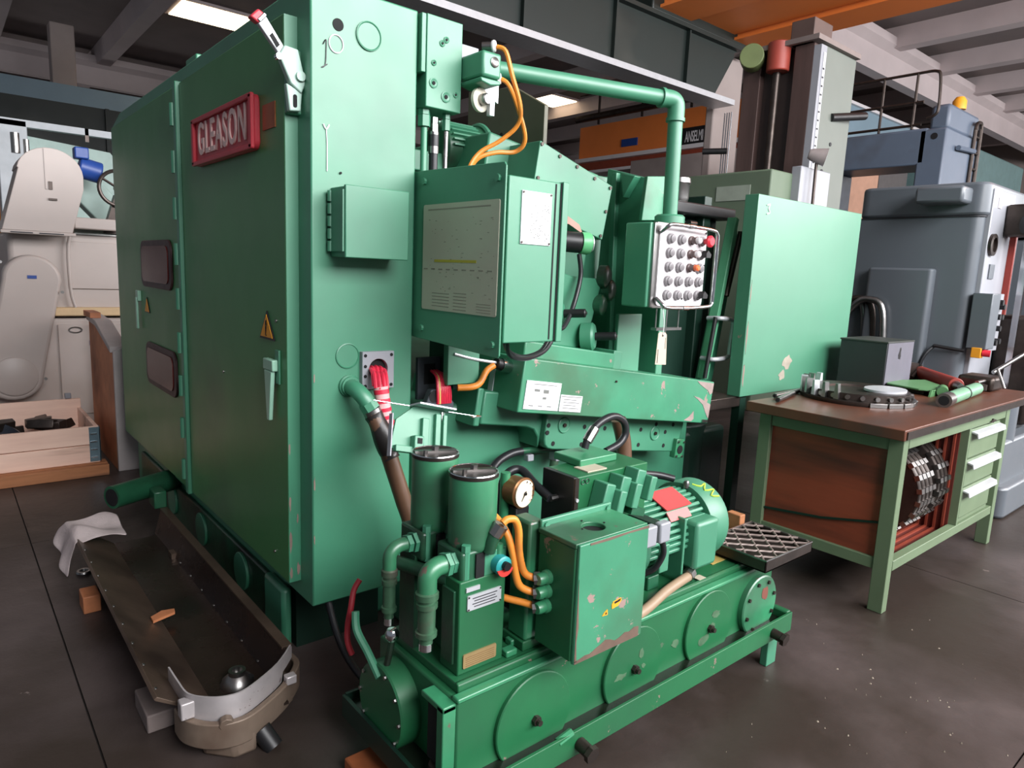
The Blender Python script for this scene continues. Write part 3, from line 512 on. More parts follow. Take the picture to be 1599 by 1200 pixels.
for x, z0, r, mm in ((1.383, 2.063, .02, G), (1.425, 2.04, .016, STEEL), (1.478, 2.063, .014, G)):
    part('pipe_nut', MB().cyl((x, 2.19, z0), (x, 2.19, z0-.02), r*1.05, n=6).cyl((x, 2.19, z0-.022), (x, 2.19, z0-.06), r*1.15, n=6), mm, t)
part('pressure_pipe', MB().cyl((1.383, 2.19, 2.0), (1.383, 2.19, 1.70), .012, n=12), G, t); part('pressure_hose', MB().cyl((1.425, 2.19, 1.98), (1.425, 2.19, 1.94), .019, n=14).cyl((1.425, 2.19, 1.94), (1.425, 2.19, 1.70), .016, n=14), RUB, t)
part('hose_ferrule', MB().cyl((1.425, 2.19, 1.99), (1.425, 2.19, 1.915), .0185, n=14), STEEL, t); part('pressure_hose', MB().cyl((1.478, 2.19, 2.0), (1.474, 2.19, 1.70), .009, n=10), STEEL, t)

# orange cables
solo('orange_cable', MB().tube([(1.592, 2.052, 2.29), (1.615, 2.03, 2.275), (1.64, 2.02, 2.20), (1.685, 2.02, 2.10), (1.70, 2.05, 2.04), (1.66, 2.10, 1.985), (1.60, 2.14, 1.94), (1.56, 2.15, 1.88), (1.55, 2.15, 1.80)], .0085, 8), ORC, 'orange cable curving down from the upper valve gland', 'cable')
solo('orange_cable', MB().tube([(1.612, 2.045, 2.184), (1.635, 2.03, 2.165), (1.68, 2.03, 2.10), (1.74, 2.05, 2.0), (1.73, 2.09, 1.955), (1.66, 2.12, 1.945), (1.60, 2.15, 1.92), (1.575, 2.17, 1.87), (1.565, 2.17, 1.80)], .0085, 8), ORC, 'orange cable looping out from the lower valve gland', 'cable')
solo('orange_cable', MB().tube([(1.665, 2.09, 1.138), (1.63, 2.09, 1.12), (1.59, 2.08, 1.075), (1.55, 2.08, 1.062), (1.50, 2.1, 1.06)], .013, 10), ORC, 'short thick orange cable entering the long box end', 'cable')

# open junction plate with red wires
t = thing('connector_block', 'dark grey connector block with loose red wires beside the cabinet', 'connector', (1.44, 2.2, .95))
part('back_plate', MB().box(1.398, 1.50, 2.22, 2.24, 1.0, 1.165), GREYD, t, bev=.003); part('plate_recess', MB().box(1.425, 1.475, 2.218, 2.222, 1.06, 1.14), HOLE, t)
part('flange_plate', MB().prism([(1.37, 1.0), (1.395, 1.055), (1.44, 1.06), (1.50, 1.0), (1.495, .955), (1.375, .975)], 'y', 2.12, 2.15), GREYD, t, bev=.004); part('flange_bore', MB().cyl((1.41, 2.119, 1.03), (1.41, 2.13, 1.03), .024), HOLE, t)
for k in range(8): part('wire', MB().tube([(1.445+.004*k, 2.20, 1.115-.003*(k % 3)), (1.43+.006*k, 2.14, 1.10), (1.42+.008*k, 2.115, 1.05), (1.425+.008*k, 2.12, 1.0)], .0055, 6), REDWIRE if k != 1 else mat('yellow_wire', (222, 190, 110), .5), t)
for x, z in ((1.385, .985), (1.485, .968)): part('bolt', MB().cyl((x, 2.12, z), (x, 2.112, z), .006, n=8), BLACK, t)

# loose terminal cover with slots hung on a rod
t = thing('terminal_cover', 'loose light green slotted terminal cover tilted above the filter canisters', 'cover', (1.14, 1.78, .90))
MC = Matrix.Translation((1.125, 1.78, .992)) @ Matrix.Rotation(math.radians(14), 4, 'Y') @ Matrix.Rotation(math.radians(-18), 4, 'X')
part('panel', MB().prism([(-.10, -.055), (-.085, .035), (-.02, .085), (.10, .085), (.10, -.06)], 'y', -.004, .004).xf(MC), G, t, bev=.001)
part('left_flange', MB().box(-.104, -.100, -.012, .006, -.08, .05).xf(MC), GREYP, t); part('top_flange', MB().box(-.03, .11, -.05, .01, .085, .09).xf(MC), ALU, t)
part('lower_rail', MB().box(-.09, .0, -.02, .0, -.065, -.045).xf(MC), G, t, bev=.002)
for x0, x1 in ((.005, .03), (.055, .075), (.085, .1)): part('rib', MB().box(x0, x1, -.018, -.003, -.058, .05+.02*(x0 > .05)).xf(MC), G, t, bev=.002)
part('clip', MB().box(-.03, .005, -.03, -.004, -.07, -.01).xf(MC), G, t, bev=.003); part('clip_window', MB().box(-.02, -.003, -.032, -.03, -.035, -.018).xf(MC), HOLE, t)
part('long_screw', MB().cyl((.085, -.006, .08), (.12, .01, -.16), .006, n=8).xf(MC), STEEL, t)
solo('steel_rod', MB().cyl((1.05, 1.93, 1.08), (1.41, 1.86, 1.004), .0022, n=8).box(1.395, 1.43, 1.855, 1.872, 1.0, 1.004), CHROME, 'thin shiny rod resting across the slotted green cover', 'rod')

# ---------------------------------------------------------------- pendant
t = thing('control_pendant', 'push-button control pendant hanging on a green pipe arm', 'control panel', (2.51, 1.96, 1.38))
e0, e1 = Vector((1.66, 2.286, 2.286)), Vector((2.44, 1.987, 2.266))
part('arm_pipe', MB().cyl(e0, e1, .032, n=28), G, t); part('arm_flange', MB().cyl(e0, e0+(e1-e0)*.03, .05, n=24), G, t)
part('pipe_elbow', MB().tube([e1, Vector((2.485, 1.970, 2.264)), Vector((2.508, 1.961, 2.245)), Vector((2.511, 1.96, 2.18))], .037, 20, 5), G, t)
part('elbow_rim', MB().cyl(e1-Vector((.006, -.002, 0)), e1+Vector((.008, -.003, 0)), .041, n=28), G, t); part('elbow_rim', MB().cyl((2.511, 1.96, 2.19), (2.511, 1.96, 2.175), .041, n=28), G, t)
part('drop_pipe', MB().cyl((2.511, 1.96, 2.19), (2.53, 1.965, 1.77), .032, n=28), G, t); part('swivel_collar', MB().lathe((2.53, 1.965, 1.735), (0, 0, 1), [(.066, 0), (.066, .04), (.058, .048), (.036, .05)], 32), G, t)
bx = part('enclosure', MB().box(2.34, 2.73, 1.912, 2.05, 1.378, 1.738), G, t, bev=.006)
part('frame', MB().box(2.355, 2.375, 1.90, 1.914, 1.378, 1.738).box(2.375, 2.735, 1.904, 1.914, 1.374, 1.742), STEEL, t, bev=.003)
fp = part('face_plate', MB().prism(rrect(2.39, 2.725, 1.386, 1.728, .02), 'y', 1.897, 1.905), WHITE, t, bev=.001)
base = MB().lathe((0, 0, 0), (0, -1, 0), [(.0225, 0), (.0225, .012), (.0175, .016), (.0165, .016), (.0165, .022), (.013, .024)], 20)
inner = MB().lathe((0, 0, 0), (0, -1, 0), [(.0145, .016), (.0145, .0235), (.009, .0245)], 16)
CX = (2.455, 2.53, 2.605, 2.678); RZ = (1.676, 1.616, 1.556, 1.495, 1.434)
BG = mat('button_grey', (132, 128, 130), .45); me_b = base.mesh('button'); me_i = inner.mesh('button_cap'); me_l = MB().lathe((0, 0, 0), (0, -1, 0), [(.02, 0), (.02, .01), (.015, .014), (.015, .03), (.018, .032), (.018, .035)], 18).mesh('lamp'); me_t = MB().lathe((0, -.035, 0), (0, -1, 0), [(.014, 0), (.014, .016), (.009, .021)], 18)
LB = mat('lamp_body_grey', (92, 74, 72), .4)
for r in range(5):
    for c in range(4):
        p = Vector((CX[c], 1.897, RZ[r]))-ORG_OF[t]
        if c == 2 and r < 3:
            o = link('indicator_lamp', me_l, LB, t); o.location = p
            q = link('lamp_lens', me_t.mesh('lamp_lens'), (WHITE, WHITE, mat('orange_lens', (232, 110, 60), .3))[r], o); continue
        o = link('button', me_b, BG, t); o.location = p
        if (r, c) == (0, 3): link('mushroom_head', MB().lathe((0, -.022, 0), (0, -1, 0), [(.012, 0), (.012, .02), (.026, .024), (.026, .034), (.018, .042)], 22).mesh('mushroom_head'), mat('stop_red', (206, 44, 60), .35), o)
        elif (r, c) in ((1, 3), (4, 3)): link('selector_knob', MB().prism([(-.016, -.012), (.016, -.012), (.02, .004), (-.004, .02), (-.016, .008)], 'y', -.05, -.022).mesh('selector_knob'), BLACK, o)
        else: link('button_cap', me_i, mat('button_cap_dark', (104, 100, 102), .4), o)
part('guard_bar', MB().tube([(2.392, 1.897, 1.70), (2.394, 1.862, 1.722), (2.42, 1.858, 1.732), (2.55, 1.858, 1.732), (2.70, 1.858, 1.728), (2.742, 1.858, 1.715), (2.752, 1.858, 1.67), (2.752, 1.858, 1.44), (2.745, 1.858, 1.395), (2.70, 1.858, 1.384), (2.55, 1.858, 1.378), (2.42, 1.858, 1.38), (2.395, 1.862, 1.392), (2.39, 1.897, 1.42)], .0085, 10, 5), CHROME, t)
for x in (2.55,): part('bar_joint', MB().cyl((x-.02, 1.858, 1.732), (x+.02, 1.858, 1.732), .011, n=12).cyl((x-.02, 1.858, 1.378), (x+.02, 1.858, 1.378), .011, n=12), CHROME, t)
rep('face_screw', bolt_y(.005, .004), BLACK, t, [(2.715, 1.897, 1.715), (2.715, 1.897, 1.57), (2.57, 1.897, 1.418)])
part('hook_frame', MB().tube([(2.43, 1.92, 1.38), (2.43, 1.92, 1.29)], .004, 8, 1).tube([(2.59, 1.92, 1.38), (2.59, 1.92, 1.285)], .004, 8, 1).box(2.42, 2.60, 1.905, 1.935, 1.276, 1.288), STEEL, t)
t2 = thing('paper_tag', 'buff paper tag tied under the push-button pendant', 'tag', (2.41, 1.86, 1.13))
part('card', MB().prism([(2.372, 1.135), (2.448, 1.13), (2.438, 1.262), (2.428, 1.272), (2.39, 1.276), (2.38, 1.268)], 'y', 1.86, 1.8625), mat('tag_card', (196, 178, 158), .8), t2)
part('string', MB().tube([(2.41, 1.859, 1.262), (2.408, 1.857, 1.32), (2.402, 1.866, 1.378)], .0018, 6), WHITE, t2); part('eyelet', MB().cyl((2.41, 1.8595, 1.26), (2.41, 1.8585, 1.26), .005, n=10), INKD, t2)
part('print', MB().box(2.383, 2.387, 1.8594, 1.86, 1.14, 1.20).box(2.43, 2.433, 1.8594, 1.86, 1.2, 1.25), INKD, t2)

# loose guard door standing behind the bench
t = thing('guard_door', 'large pale green sheet guard door standing behind the workbench', 'panel', (4.08, 2.14, 0))
part('sheet', MB().box(3.458, 4.711, 2.10, 2.183, .86, 1.98), mat('pale_guard_green', (62, 128, 98), .52, 0, .06, 1.8, stain=.15, stainc=(84, 128, 104), chip=.25, chipc=(150, 120, 110), spec=1.0, coat=.6), t, bev=.003)
part('support_leg', MB().box(3.50, 3.56, 2.12, 2.17, 0, .86), GDK, t); part('support_leg', MB().box(4.6, 4.66, 2.12, 2.17, 0, .86), GDK, t)
for k, (x, z, rx, rz) in enumerate(((3.472, 1.2, .008, .10), (3.475, .98, .010, .09), (3.47, 1.45, .005, .07))): part('paint_chip', MB().prism(blob(x, z, rx, rz, k+20), 'y', 2.0988, 2.10), mat('worn_edge_primer', (142, 122, 112), .6), t)
for k, (x, z, rx, rz) in enumerate(((3.95, 1.04, .07, .05), (3.90, .96, .05, .04))): part('scuff', MB().prism(blob(x, z, rx, rz, k+30), 'y', 2.0989, 2.10), mat('pink_scuff', (150, 142, 128), .6, 0, .2, 14), t)
part('chalk_mark', MB().tube([(3.545, 2.099, 1.925), (3.575, 2.099, 1.935), (3.565, 2.099, 1.91), (3.58, 2.099, 1.89), (3.55, 2.099, 1.88)], .004, 5, 3), WHITE, t)
# ---------------------------------------------------------------- hydraulic power unit
t = thing('hydraulic_power_unit', 'green hydraulic power unit with twin filters, motor and drip tray', 'hydraulic unit', (1.75, 1.5, 0))
tk = part('tank', MB().box(.965, 2.53, 1.312, 1.72, .05, .395), GT, t, bev=.008)
part('tank_top', MB().prism([(1.335, .395), (1.70, .395), (1.70, .42), (1.35, .42), (1.345, .425), (1.335, .418)], 'x', .985, 2.50), GT, tk, bev=.004)
part('top_lip', MB().box(.965, 2.44, 1.306, 1.335, .388, .402), GW, tk, bev=.004)
for x, z in ((1.235, .239), (1.667, .241), (2.088, .249)):
    d = part('cover_disc', MB().lathe((x, 1.312, z), (0, -1, 0), [(.142, 0), (.142, .011), (.139, .014), (.135, .014)], 48), GT, tk); part('disc_bolt', MB().cyl((x, 1.298, z), (x, 1.285, z), .015, n=6).cyl((x, 1.285, z), (x, 1.274, z), .009, n=8), STEELD, d)
SCF = mat('brown_scuff', (74, 106, 78), .6, 0, .3, 16, chip=.9, chipc=(98, 88, 76))
for k, (x, z, rx, rz) in enumerate(((1.60, .235, .035, .014), (1.70, .285, .016, .02), (1.715, .235, .014, .012), (2.12, .295, .035, .018), (2.05, .215, .05, .022), (2.10, .25, .028, .026), (1.82, .265, .02, .01), (1.90, .245, .03, .02))): part('scuff', MB().prism(blob(x, z, rx, rz, k+40), 'y', 1.2970 if k < 6 else 1.3108, 1.2982 if k < 6 else 1.312), SCF, tk)
fl_ = part('end_flange', MB().lathe((2.415, 1.312, .245), (0, -1, 0), [(.122, 0), (.122, .02), (.117, .024), (.11, .024)], 40), GW, tk)
for k in range(8): a = k*math.pi/4+.3; part('flange_bolt', MB().cyl((2.415+.098*math.cos(a), 1.289, .245+.098*math.sin(a)), (2.415+.098*math.cos(a), 1.281, .245+.098*math.sin(a)), .008, n=6), STEELD, fl_)
part('scuff', MB().prism(blob(2.44, .29, .03, .035, 61), 'y', 1.2870, 1.288), mat('rust_scuff', (120, 70, 58), .6), fl_)
lf = part('side_flange', MB().lathe((.965, 1.60, .25), (-1, 0, 0), [(.125, 0), (.125, .06), (.121, .065), (.11, .065)], 40), GT, tk)
for k in range(10): a = k*math.pi/5; part('flange_bolt', MB().cyl((.901, 1.60+.112*math.cos(a), .25+.112*math.sin(a)), (.894, 1.60+.112*math.cos(a), .25+.112*math.sin(a)), .006, n=6), STEEL, lf)
part('side_bracket', MB().box(.925, .966, 1.315, 1.345, .20, .385).box(.925, .966, 1.315, 1.42, .37, .388), GW, tk, bev=.003); part('bracket_gap', MB().box(.935, .965, 1.345, 1.40, .20, .37), HOLE, tk)
part('drain_pipe', MB().cyl((.94, 1.36, .20), (.94, 1.36, .05), .022, n=14), STEELD, tk)
part('breather_stem', MB().tube([(.92, 1.60, .36), (.925, 1.59, .41), (.93, 1.585, .455)], .010, 8), GO, tk); part('breather_ball', MB().lathe((.93, 1.585, .45), (0, 0, 1), [(.012, 0), (.02, .012), (.021, .025), (.014, .036), (.008, .037)], 16), CHROME, tk)
part('side_hose', MB().tube([(.90, 1.60, .34), (.895, 1.66, .39), (.885, 1.71, .44), (.89, 1.73, .49)], .012, 8), G, tk)
# drip tray
tr = part('drip_tray', MB().box(.895, 2.56, 1.243, 1.80, .152, .160), mat('oil_film', (26, 34, 26), .25), t)
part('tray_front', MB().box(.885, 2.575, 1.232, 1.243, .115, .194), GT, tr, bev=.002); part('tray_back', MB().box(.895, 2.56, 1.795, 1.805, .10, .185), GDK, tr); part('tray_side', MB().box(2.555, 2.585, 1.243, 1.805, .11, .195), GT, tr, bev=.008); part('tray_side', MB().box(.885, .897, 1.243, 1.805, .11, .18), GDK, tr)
for x, y in ((2.46, 1.262), (1.15, 1.30), (2.46, 1.75), (1.15, 1.75)): part('tray_foot', MB().box(x-.035, x+.035, y-.02, y+.01, 0, .152), G, tr, bev=.003)
for x in (1.355, 2.43): part('tray_plug', MB().cyl((x, 1.232, .15), (x, 1.19, .145), .02, n=12).cyl((x, 1.19, .145), (x, 1.175, .143), .026, n=6), STEELD, tr)
part('tray_fitting', MB().cyl((1.275, 1.243, .18), (1.33, 1.243, .19), .013, n=8), GW, tr)
# valve column with rating plates
lbx = part('valve_column', MB().box(1.006, 1.162, 1.37, 1.455, .42, .688), GT, t, bev=.004)
q = part('rating_plate', MB().prism(rrect(1.03, 1.145, .602, .645, .004), 'y', 1.366, 1.37), ALU, lbx)
pm = MB()
for j in range(4): pm.box(1.052-.006*(j % 2), 1.124+.006*(j % 2), 1.3655, 1.366, .61+.008*j, .6125+.008*j)
part('print', pm, INKD, q); rep('rivet', bolt_y(.0025, .002), STEELD, q, [(1.034, 1.366, .606), (1.141, 1.366, .606), (1.141, 1.366, .641), (1.034, 1.366, .641)])
part('small_tag', MB().box(1.025, 1.07, 1.366, 1.37, .657, .669), ALU, lbx)
q = part('brass_plate', MB().prism(rrect(1.022, 1.135, .438, .478, .004), 'y', 1.366, 1.37), mat('brass_plate', (164, 138, 96), .4, .4, .1, 14), lbx)
pm = MB()
for j in range(5): pm.box(1.03, 1.127, 1.3655, 1.366, .443+.006*j, .4445+.006*j)
part('print', pm, mat('brass_print', (120, 92, 60), .6), q); part('side_recess', MB().box(.998, 1.006, 1.385, 1.44, .45, .66), GO, lbx, bev=.002)
# filters
for k, (cx, cy, z0, z1) in enumerate(((1.088, 1.435, .765, .962), (1.065, 1.59, .775, .982))):
    hh = part('filter_head', MB().box(cx-.075, cx+.055, cy-.058, cy+.06, z0-.085, z0), GO, t, bev=.008)
    f_ = part('filter_canister', MB().lathe((cx, cy, z0), (0, 0, 1), [(.058, -.012), (.066, 0), (.067, .01), (.067, z1-z0-.008), (.0665, z1-z0-.006)], 40), GW, t)
    part('filter_lid', MB().lathe((cx, cy, z1-.006), (0, 0, 1), [(.0685, 0), (.0685, .010), (.066, .013), (.062, .010), (.0, .010)], 40), STEELD, f_); part('lid_rim', MB().tube([(cx+.066*math.cos(a), cy+.066*math.sin(a), z1+.004) for a in [2*math.pi*i/20 for i in range(20)]], .003, 6, 2, True), CHROME, f_)
    part('lid_bar', MB().box(cx-.06, cx+.06, cy-.009, cy+.009, z1+.002, z1+.010).xf(Matrix.Translation((cx, cy, 0)) @ Matrix.Rotation(math.radians(-22), 4, 'Z') @ Matrix.Translation((-cx, -cy, 0))), STEEL, f_); part('lid_nut', MB().cyl((cx, cy, z1+.008), (cx, cy, z1+.022), .011, n=6), STEEL, f_); part('lid_bolt', MB().cyl((cx-.045, cy-.018, z1), (cx-.045, cy-.018, z1+.02), .007, n=8), STEEL, f_)
    for dx, dy in ((-.055, -.05), (.03, -.05)):
        part('head_bolt', MB().cyl((cx+dx, cy+dy, z0-.085), (cx+dx, cy+dy, z0+.012), .011, n=8).cyl((cx+dx, cy+dy, z0+.0), (cx+dx, cy+dy, z0+.018), .013, n=6), G, hh)
    ex = cx-.075
    part('port_nut', MB().cyl((ex+.006, cy-.02, z0-.035), (ex-.012, cy-.02, z0-.035), .030, n=6).cyl((ex-.016, cy-.02, z0-.035), (ex-.03, cy-.02, z0-.035), .026 if k else .033, n=6), G, hh)
    rp = .019 if k else .026
    part('port_elbow', MB().tube([(ex-.02, cy-.02, z0-.035), (ex-.055, cy-.02, z0-.036), (ex-.078, cy-.02, z0-.055), (ex-.08, cy-.02, z0-.095)], rp, 16, 6), GW, hh)
    x_ = ex-.08; zb = z0-.095
    part('return_pipe', MB().lathe((x_, cy-.02, zb), (0, 0, -1), [(rp, 0), (rp*1.2, .004), (rp*1.2, .02), (rp*.9, .022), (rp*.9, .03), (rp*1.12, .032), (rp*1.12, .045), (rp*.92, .047), (rp*.92, .11), (rp*1.12, .112), (rp*1.12, .125), (rp*.7, .127), (rp*.7, .15)], 14), mat('dirty_pipe', (70, 108, 82), .35, .4, .3, 14, stain=.7, stainc=(92, 88, 78)), hh); part('pipe_end', MB().cyl((x_, cy-.02, zb-.145), (x_, cy-.02, zb-.165), rp*.75, n=14), CHROME, hh)
    part('valve_plate', MB().box(cx+.0, cx+.075, cy-.062, cy-.052, z0-.085, z0-.012), G, hh, bev=.002); part('valve_gap', MB().box(cx-.03, cx-.002, cy-.064, cy-.055, z0-.085, z0-.01), HOLE, hh)
    part('plate_pointer', MB().prism([(cx+.05, z0-.005), (cx+.07, z0-.012), (cx+.052, z0-.018)], 'y', cy-.066, cy-.062), GO, hh)
    g_ = part('switch_gland', MB().tube([(cx+.01, cy-.065, z0-.01), (cx+.015, cy-.07, z0+.02), (cx+.025, cy-.075, z0+.045)], .018, 12), GO, hh); part('gland_nut', MB().cyl((cx+.022, cy-.073, z0+.038), (cx+.036, cy-.082, z0+.066), .021, n=8), STEEL, hh)
part('pump_bracket', MB().box(1.05, 1.24, 1.50, 1.66, .42, .69), GO, t, bev=.006); part('cross_pipe', MB().cyl((.95, 1.64, .67), (1.02, 1.44, .67), .02, n=12), GO, t)
part('stand', MB().box(.985, 1.02, 1.56, 1.64, .42, .70), GO, t); part('stand', MB().box(1.30, 1.36, 1.36, 1.5, .42, .62), GO, t, bev=.006)
sw = part('selector_dial', MB().lathe((1.135, 1.36, .712), (0, -1, 0), [(.027, -.02), (.027, .012), (.022, .016), (.0, .017)], 24), mat('dial_blue_green', (40, 150, 150), .4), t); part('dial_red', MB().prism(circ(1.135, .712, .0275, 12, 195, 345), 'y', 1.340, 1.3445), mat('dial_red', (222, 62, 56), .45), sw); part('dial_knob', MB().cyl((1.135, 1.348, .716), (1.135, 1.33, .716), .012, n=14), BLACK, sw); part('dial_plunger', MB().cyl((1.14, 1.38, .735), (1.14, 1.38, .765), .013, n=10), GW, sw)
part('riser_pipe', MB().tube([(1.335, 1.6, .44), (1.335, 1.6, .6), (1.338, 1.6, .75), (1.338, 1.6, .88)], .016, 12), GW, t)
ga = part('pressure_gauge', MB().lathe((1.362, 1.60, .822), (.1, -.99, 0), [(.03, 0), (.046, .006), (.048, .05), (.050, .056), (.046, .06)], 32), mat('gauge_bronze', (140, 98, 62), .35, .6), t); part('dial_face', MB().cyl((1.368, 1.541, .822), (1.3685, 1.538, .822), .0435, n=28), mat('dial_cream', (226, 214, 188), .5), ga); part('needle', MB().prism([(1.352, .80), (1.355, .798), (1.374, .828), (1.371, .83)], 'y', 1.5355, 1.537), BLACK, ga); part('needle_hub', MB().cyl((1.368, 1.538, .822), (1.368, 1.532, .822), .005, n=10), BLACK, ga)
pm = MB()
for k in range(12): a = math.radians(-40+k*23.6); pm.cyl((1.368+.034*math.cos(a), 1.5375, .822+.034*math.sin(a)), (1.368+.040*math.cos(a), 1.5375, .822+.040*math.sin(a)), .0012, n=4)
part('dial_marks', pm, INKD, ga)
gp = part('sight_column', MB().box(1.345, 1.40, 1.55, 1.60, .43, .775), BLACK, t, bev=.004); part('sight_label', MB().box(1.368, 1.379, 1.547, 1.55, .685, .73), ALU, gp)
# valve manifold
vm = part('valve_manifold', MB().box(1.515, 1.86, 1.457, 1.60, .60, .872), GT, t, bev=.004); part('black_end_plate', MB().box(1.498, 1.516, 1.457, 1.60, .60, .872), BLACK, vm, bev=.002); part('plate_edge', MB().box(1.499, 1.516, 1.449, 1.458, .60, .870), STEELD, vm); part('end_fitting', MB().cyl((1.498, 1.53, .79), (1.47, 1.53, .79), .011, n=8), STEEL, vm); part('edge_screw', MB().cyl((1.508, 1.449, .80), (1.508, 1.444, .80), .006, n=10), ALU, vm)
part('name_label', MB().box(1.58, 1.67, 1.475, 1.54, .872, .876), mat('label_beige', (178, 170, 150), .6), vm); part('relief_block', MB().box(1.60, 1.78, 1.53, 1.66, .872, .898), GW, vm, bev=.004)
part('stamped_circles', MB().tube([(1.54+.008*math.cos(a), 1.4565, .853+.008*math.sin(a)) for a in [k*.6283 for k in range(10)]], .0015, 5, 2, True).tube([(1.56+.008*math.cos(a), 1.4565, .853+.008*math.sin(a)) for a in [k*.6283 for k in range(10)]], .0015, 5, 2, True), GDK, vm)
for k in range(3):
    x = 1.60+.075*k; SM = Matrix.Translation((x, 1.457, .80+.012*k)) @ Matrix.Rotation(math.radians(16), 4, 'Y')
    so = part('solenoid_valve', MB().box(-.022, .022, -.06, .0, -.075, .05).xf(SM), G, vm, bev=.004); part('solenoid_cap', MB().box(.024, .055, -.085, -.01, -.045, .038).xf(SM), G, so, bev=.004); part('cap_pin', MB().cyl((.024, -.05, -.035), (.024, -.05, .03), .006, n=8).xf(SM), STEEL, so); part('solenoid_foot', MB().box(-.02, .05, -.07, -.02, -.10, -.075).xf(SM), GO, so)
for k in range(2):
    x = 1.70+.07*k; part('lower_solenoid', MB().box(x, x+.05, 1.34, 1.457, .655, .70), GDK, vm, bev=.004); part('plug_connector', MB().box(x-.002, x+.052, 1.31, 1.34, .64, .71), GREYL, vm, bev=.006)
part('loop_hose', MB().tube([(1.69, 1.60, .91), (1.71, 1.60, .955), (1.76, 1.60, .995), (1.83, 1.60, 1.01), (1.885, 1.60, .985), (1.90, 1.60, .94), (1.87, 1.6, .905), (1.80, 1.60, .885)], .0135, 10), RUB, vm); part('hose_ferrule', MB().cyl((1.70, 1.60, .935), (1.735, 1.60, .978), .018, n=8), STEEL, vm)
part('supply_hose', MB().tube([(1.47, 1.53, .79), (1.47, 1.60, .815), (1.475, 1.68, .845), (1.44, 1.70, .84), (1.41, 1.70, .80), (1.40, 1.70, .70), (1.40, 1.69, .55)], .015, 10), RUB, vm); part('cross_hose', MB().tube([(1.60, 2.02, .55), (1.66, 2.10, .66), (1.74, 2.15, .71), (1.83, 2.17, .735), (1.90, 2.17, .74)], .018, 10), RUB, vm)
part('hose_pipe', MB().tube([(1.90, 2.17, .74), (2.0, 2.17, .735), (2.2, 2.17, .715)], .014, 10), GO, vm); part('hose_clamp', MB().box(2.09, 2.17, 2.15, 2.2, .67, .72), GREYP, vm, bev=.004); part('hose_clip', MB().box(1.93, 1.965, 2.16, 2.19, .69, .72), GREYP, vm, bev=.004); part('hose_down', MB().tube([(2.2, 2.17, .715), (2.27, 2.13, .69), (2.30, 2.05, .63), (2.28, 1.9, .58)], .018, 10), RUB, vm); part('tap', MB().cyl((2.10, 2.17, .67), (2.08, 2.17, .56), .02, n=10).lathe((2.09, 2.15, .61), (0, -1, 0), [(.03, 0), (.03, .02), (.012, .03)], 12), mat('dirty_pipe', (70, 108, 82), .35), vm)
part('return_hose', MB().tube([(2.03, 1.75, .95), (2.06, 1.74, .85), (2.05, 1.72, .72), (2.0, 1.68, .62)], .03, 12), BROWN, vm)
# electric motor
mo = part('electric_motor', MB().cyl((1.80, 1.52, .575), (2.18, 1.52, .575), .118, n=40), GO, t, bev=.004)
for k in range(20):
    a = math.radians(-92+k*10.2); part('cooling_fin', MB().box(1.815, 2.15, -.007, .007, .112, .140).xf(Matrix.Translation((0, 1.52, .575)) @ Matrix.Rotation(a, 4, 'X')), G, mo, bev=.004)
part('front_end_bell', MB().lathe((1.80, 1.52, .575), (-1, 0, 0), [(.142, -.015), (.142, .01), (.12, .035), (.06, .05), (.03, .052)], 36), G, mo); part('fan_cover', MB().lathe((2.16, 1.52, .575), (1, 0, 0), [(.152, 0), (.156, .01), (.156, .095), (.146, .115), (.10, .125), (.02, .126)], 44), G, mo)
part('fan_cover_chalk', MB().tube([(2.18, 1.52-.157*math.sin(.2), .575+.157*math.cos(.2)), (2.20, 1.52-.158*math.sin(.35), .575+.158*math.cos(.35)), (2.24, 1.52-.158*math.sin(.3), .575+.158*math.cos(.3)), (2.20, 1.52-.158*math.sin(.5), .575+.158*math.cos(.5)), (2.25, 1.52-.158*math.sin(.55), .575+.158*math.cos(.55)), (2.21, 1.52-.158*math.sin(.68), .575+.158*math.cos(.68)), (2.25, 1.52-.158*math.sin(.75), .575+.158*math.cos(.75))], .0035, 5, 3), mat('yellow_chalk', (176, 206, 70), .8), mo)
MRED = mat('motor_plate_red', (206, 72, 72), .45)
part('motor_nameplate', MB().box(1.94, 2.085, -.05, .05, .141, .146).xf(Matrix.Translation((0, 1.52, .575)) @ Matrix.Rotation(math.radians(22), 4, 'X')), MRED, mo); part('motor_nameplate', MB().box(1.94, 2.06, -.018, .018, .141, .146).xf(Matrix.Translation((0, 1.52, .575)) @ Matrix.Rotation(math.radians(50), 4, 'X')), mat('motor_plate_pink', (206, 110, 106), .5), mo)
tb = part('terminal_box', MB().box(2.03, 2.165, 1.345, 1.44, .465, .645), G, mo, bev=.014); part('terminal_back', MB().box(1.985, 2.17, 1.44, 1.452, .45, .665), G, mo, bev=.004); part('terminal_bracket', MB().box(1.985, 1.997, 1.37, 1.45, .43, .665), G, mo, bev=.003)
part('lifting_eye', MB().lathe((2.16, 1.50, .715), (0, 0, 1), [(.012, 0), (.012, .02), (.008, .028)], 10), STEEL, mo); part('motor_foot', MB().box(1.84, 1.90, 1.40, 1.64, .42, .47), GO, mo, bev=.004); part('motor_foot', MB().box(2.06, 2.12, 1.40, 1.64, .42, .47), GO, mo, bev=.004); part('side_pad', MB().box(1.86, 1.91, 1.372, 1.40, .49, .59), G, mo, bev=.004)
part('motor_over_hose', MB().tube([(1.78, 1.64, .72), (1.86, 1.63, .745), (1.98, 1.62, .765), (2.10, 1.60, .75), (2.16, 1.56, .735)], .014, 10), RUB, mo); part('motor_side_cable', MB().tube([(1.79, 1.33, .67), (1.81, 1.335, .64), (1.83, 1.34, .585), (1.82, 1.36, .53), (1.80, 1.39, .50)], .011, 10), RUB, mo)
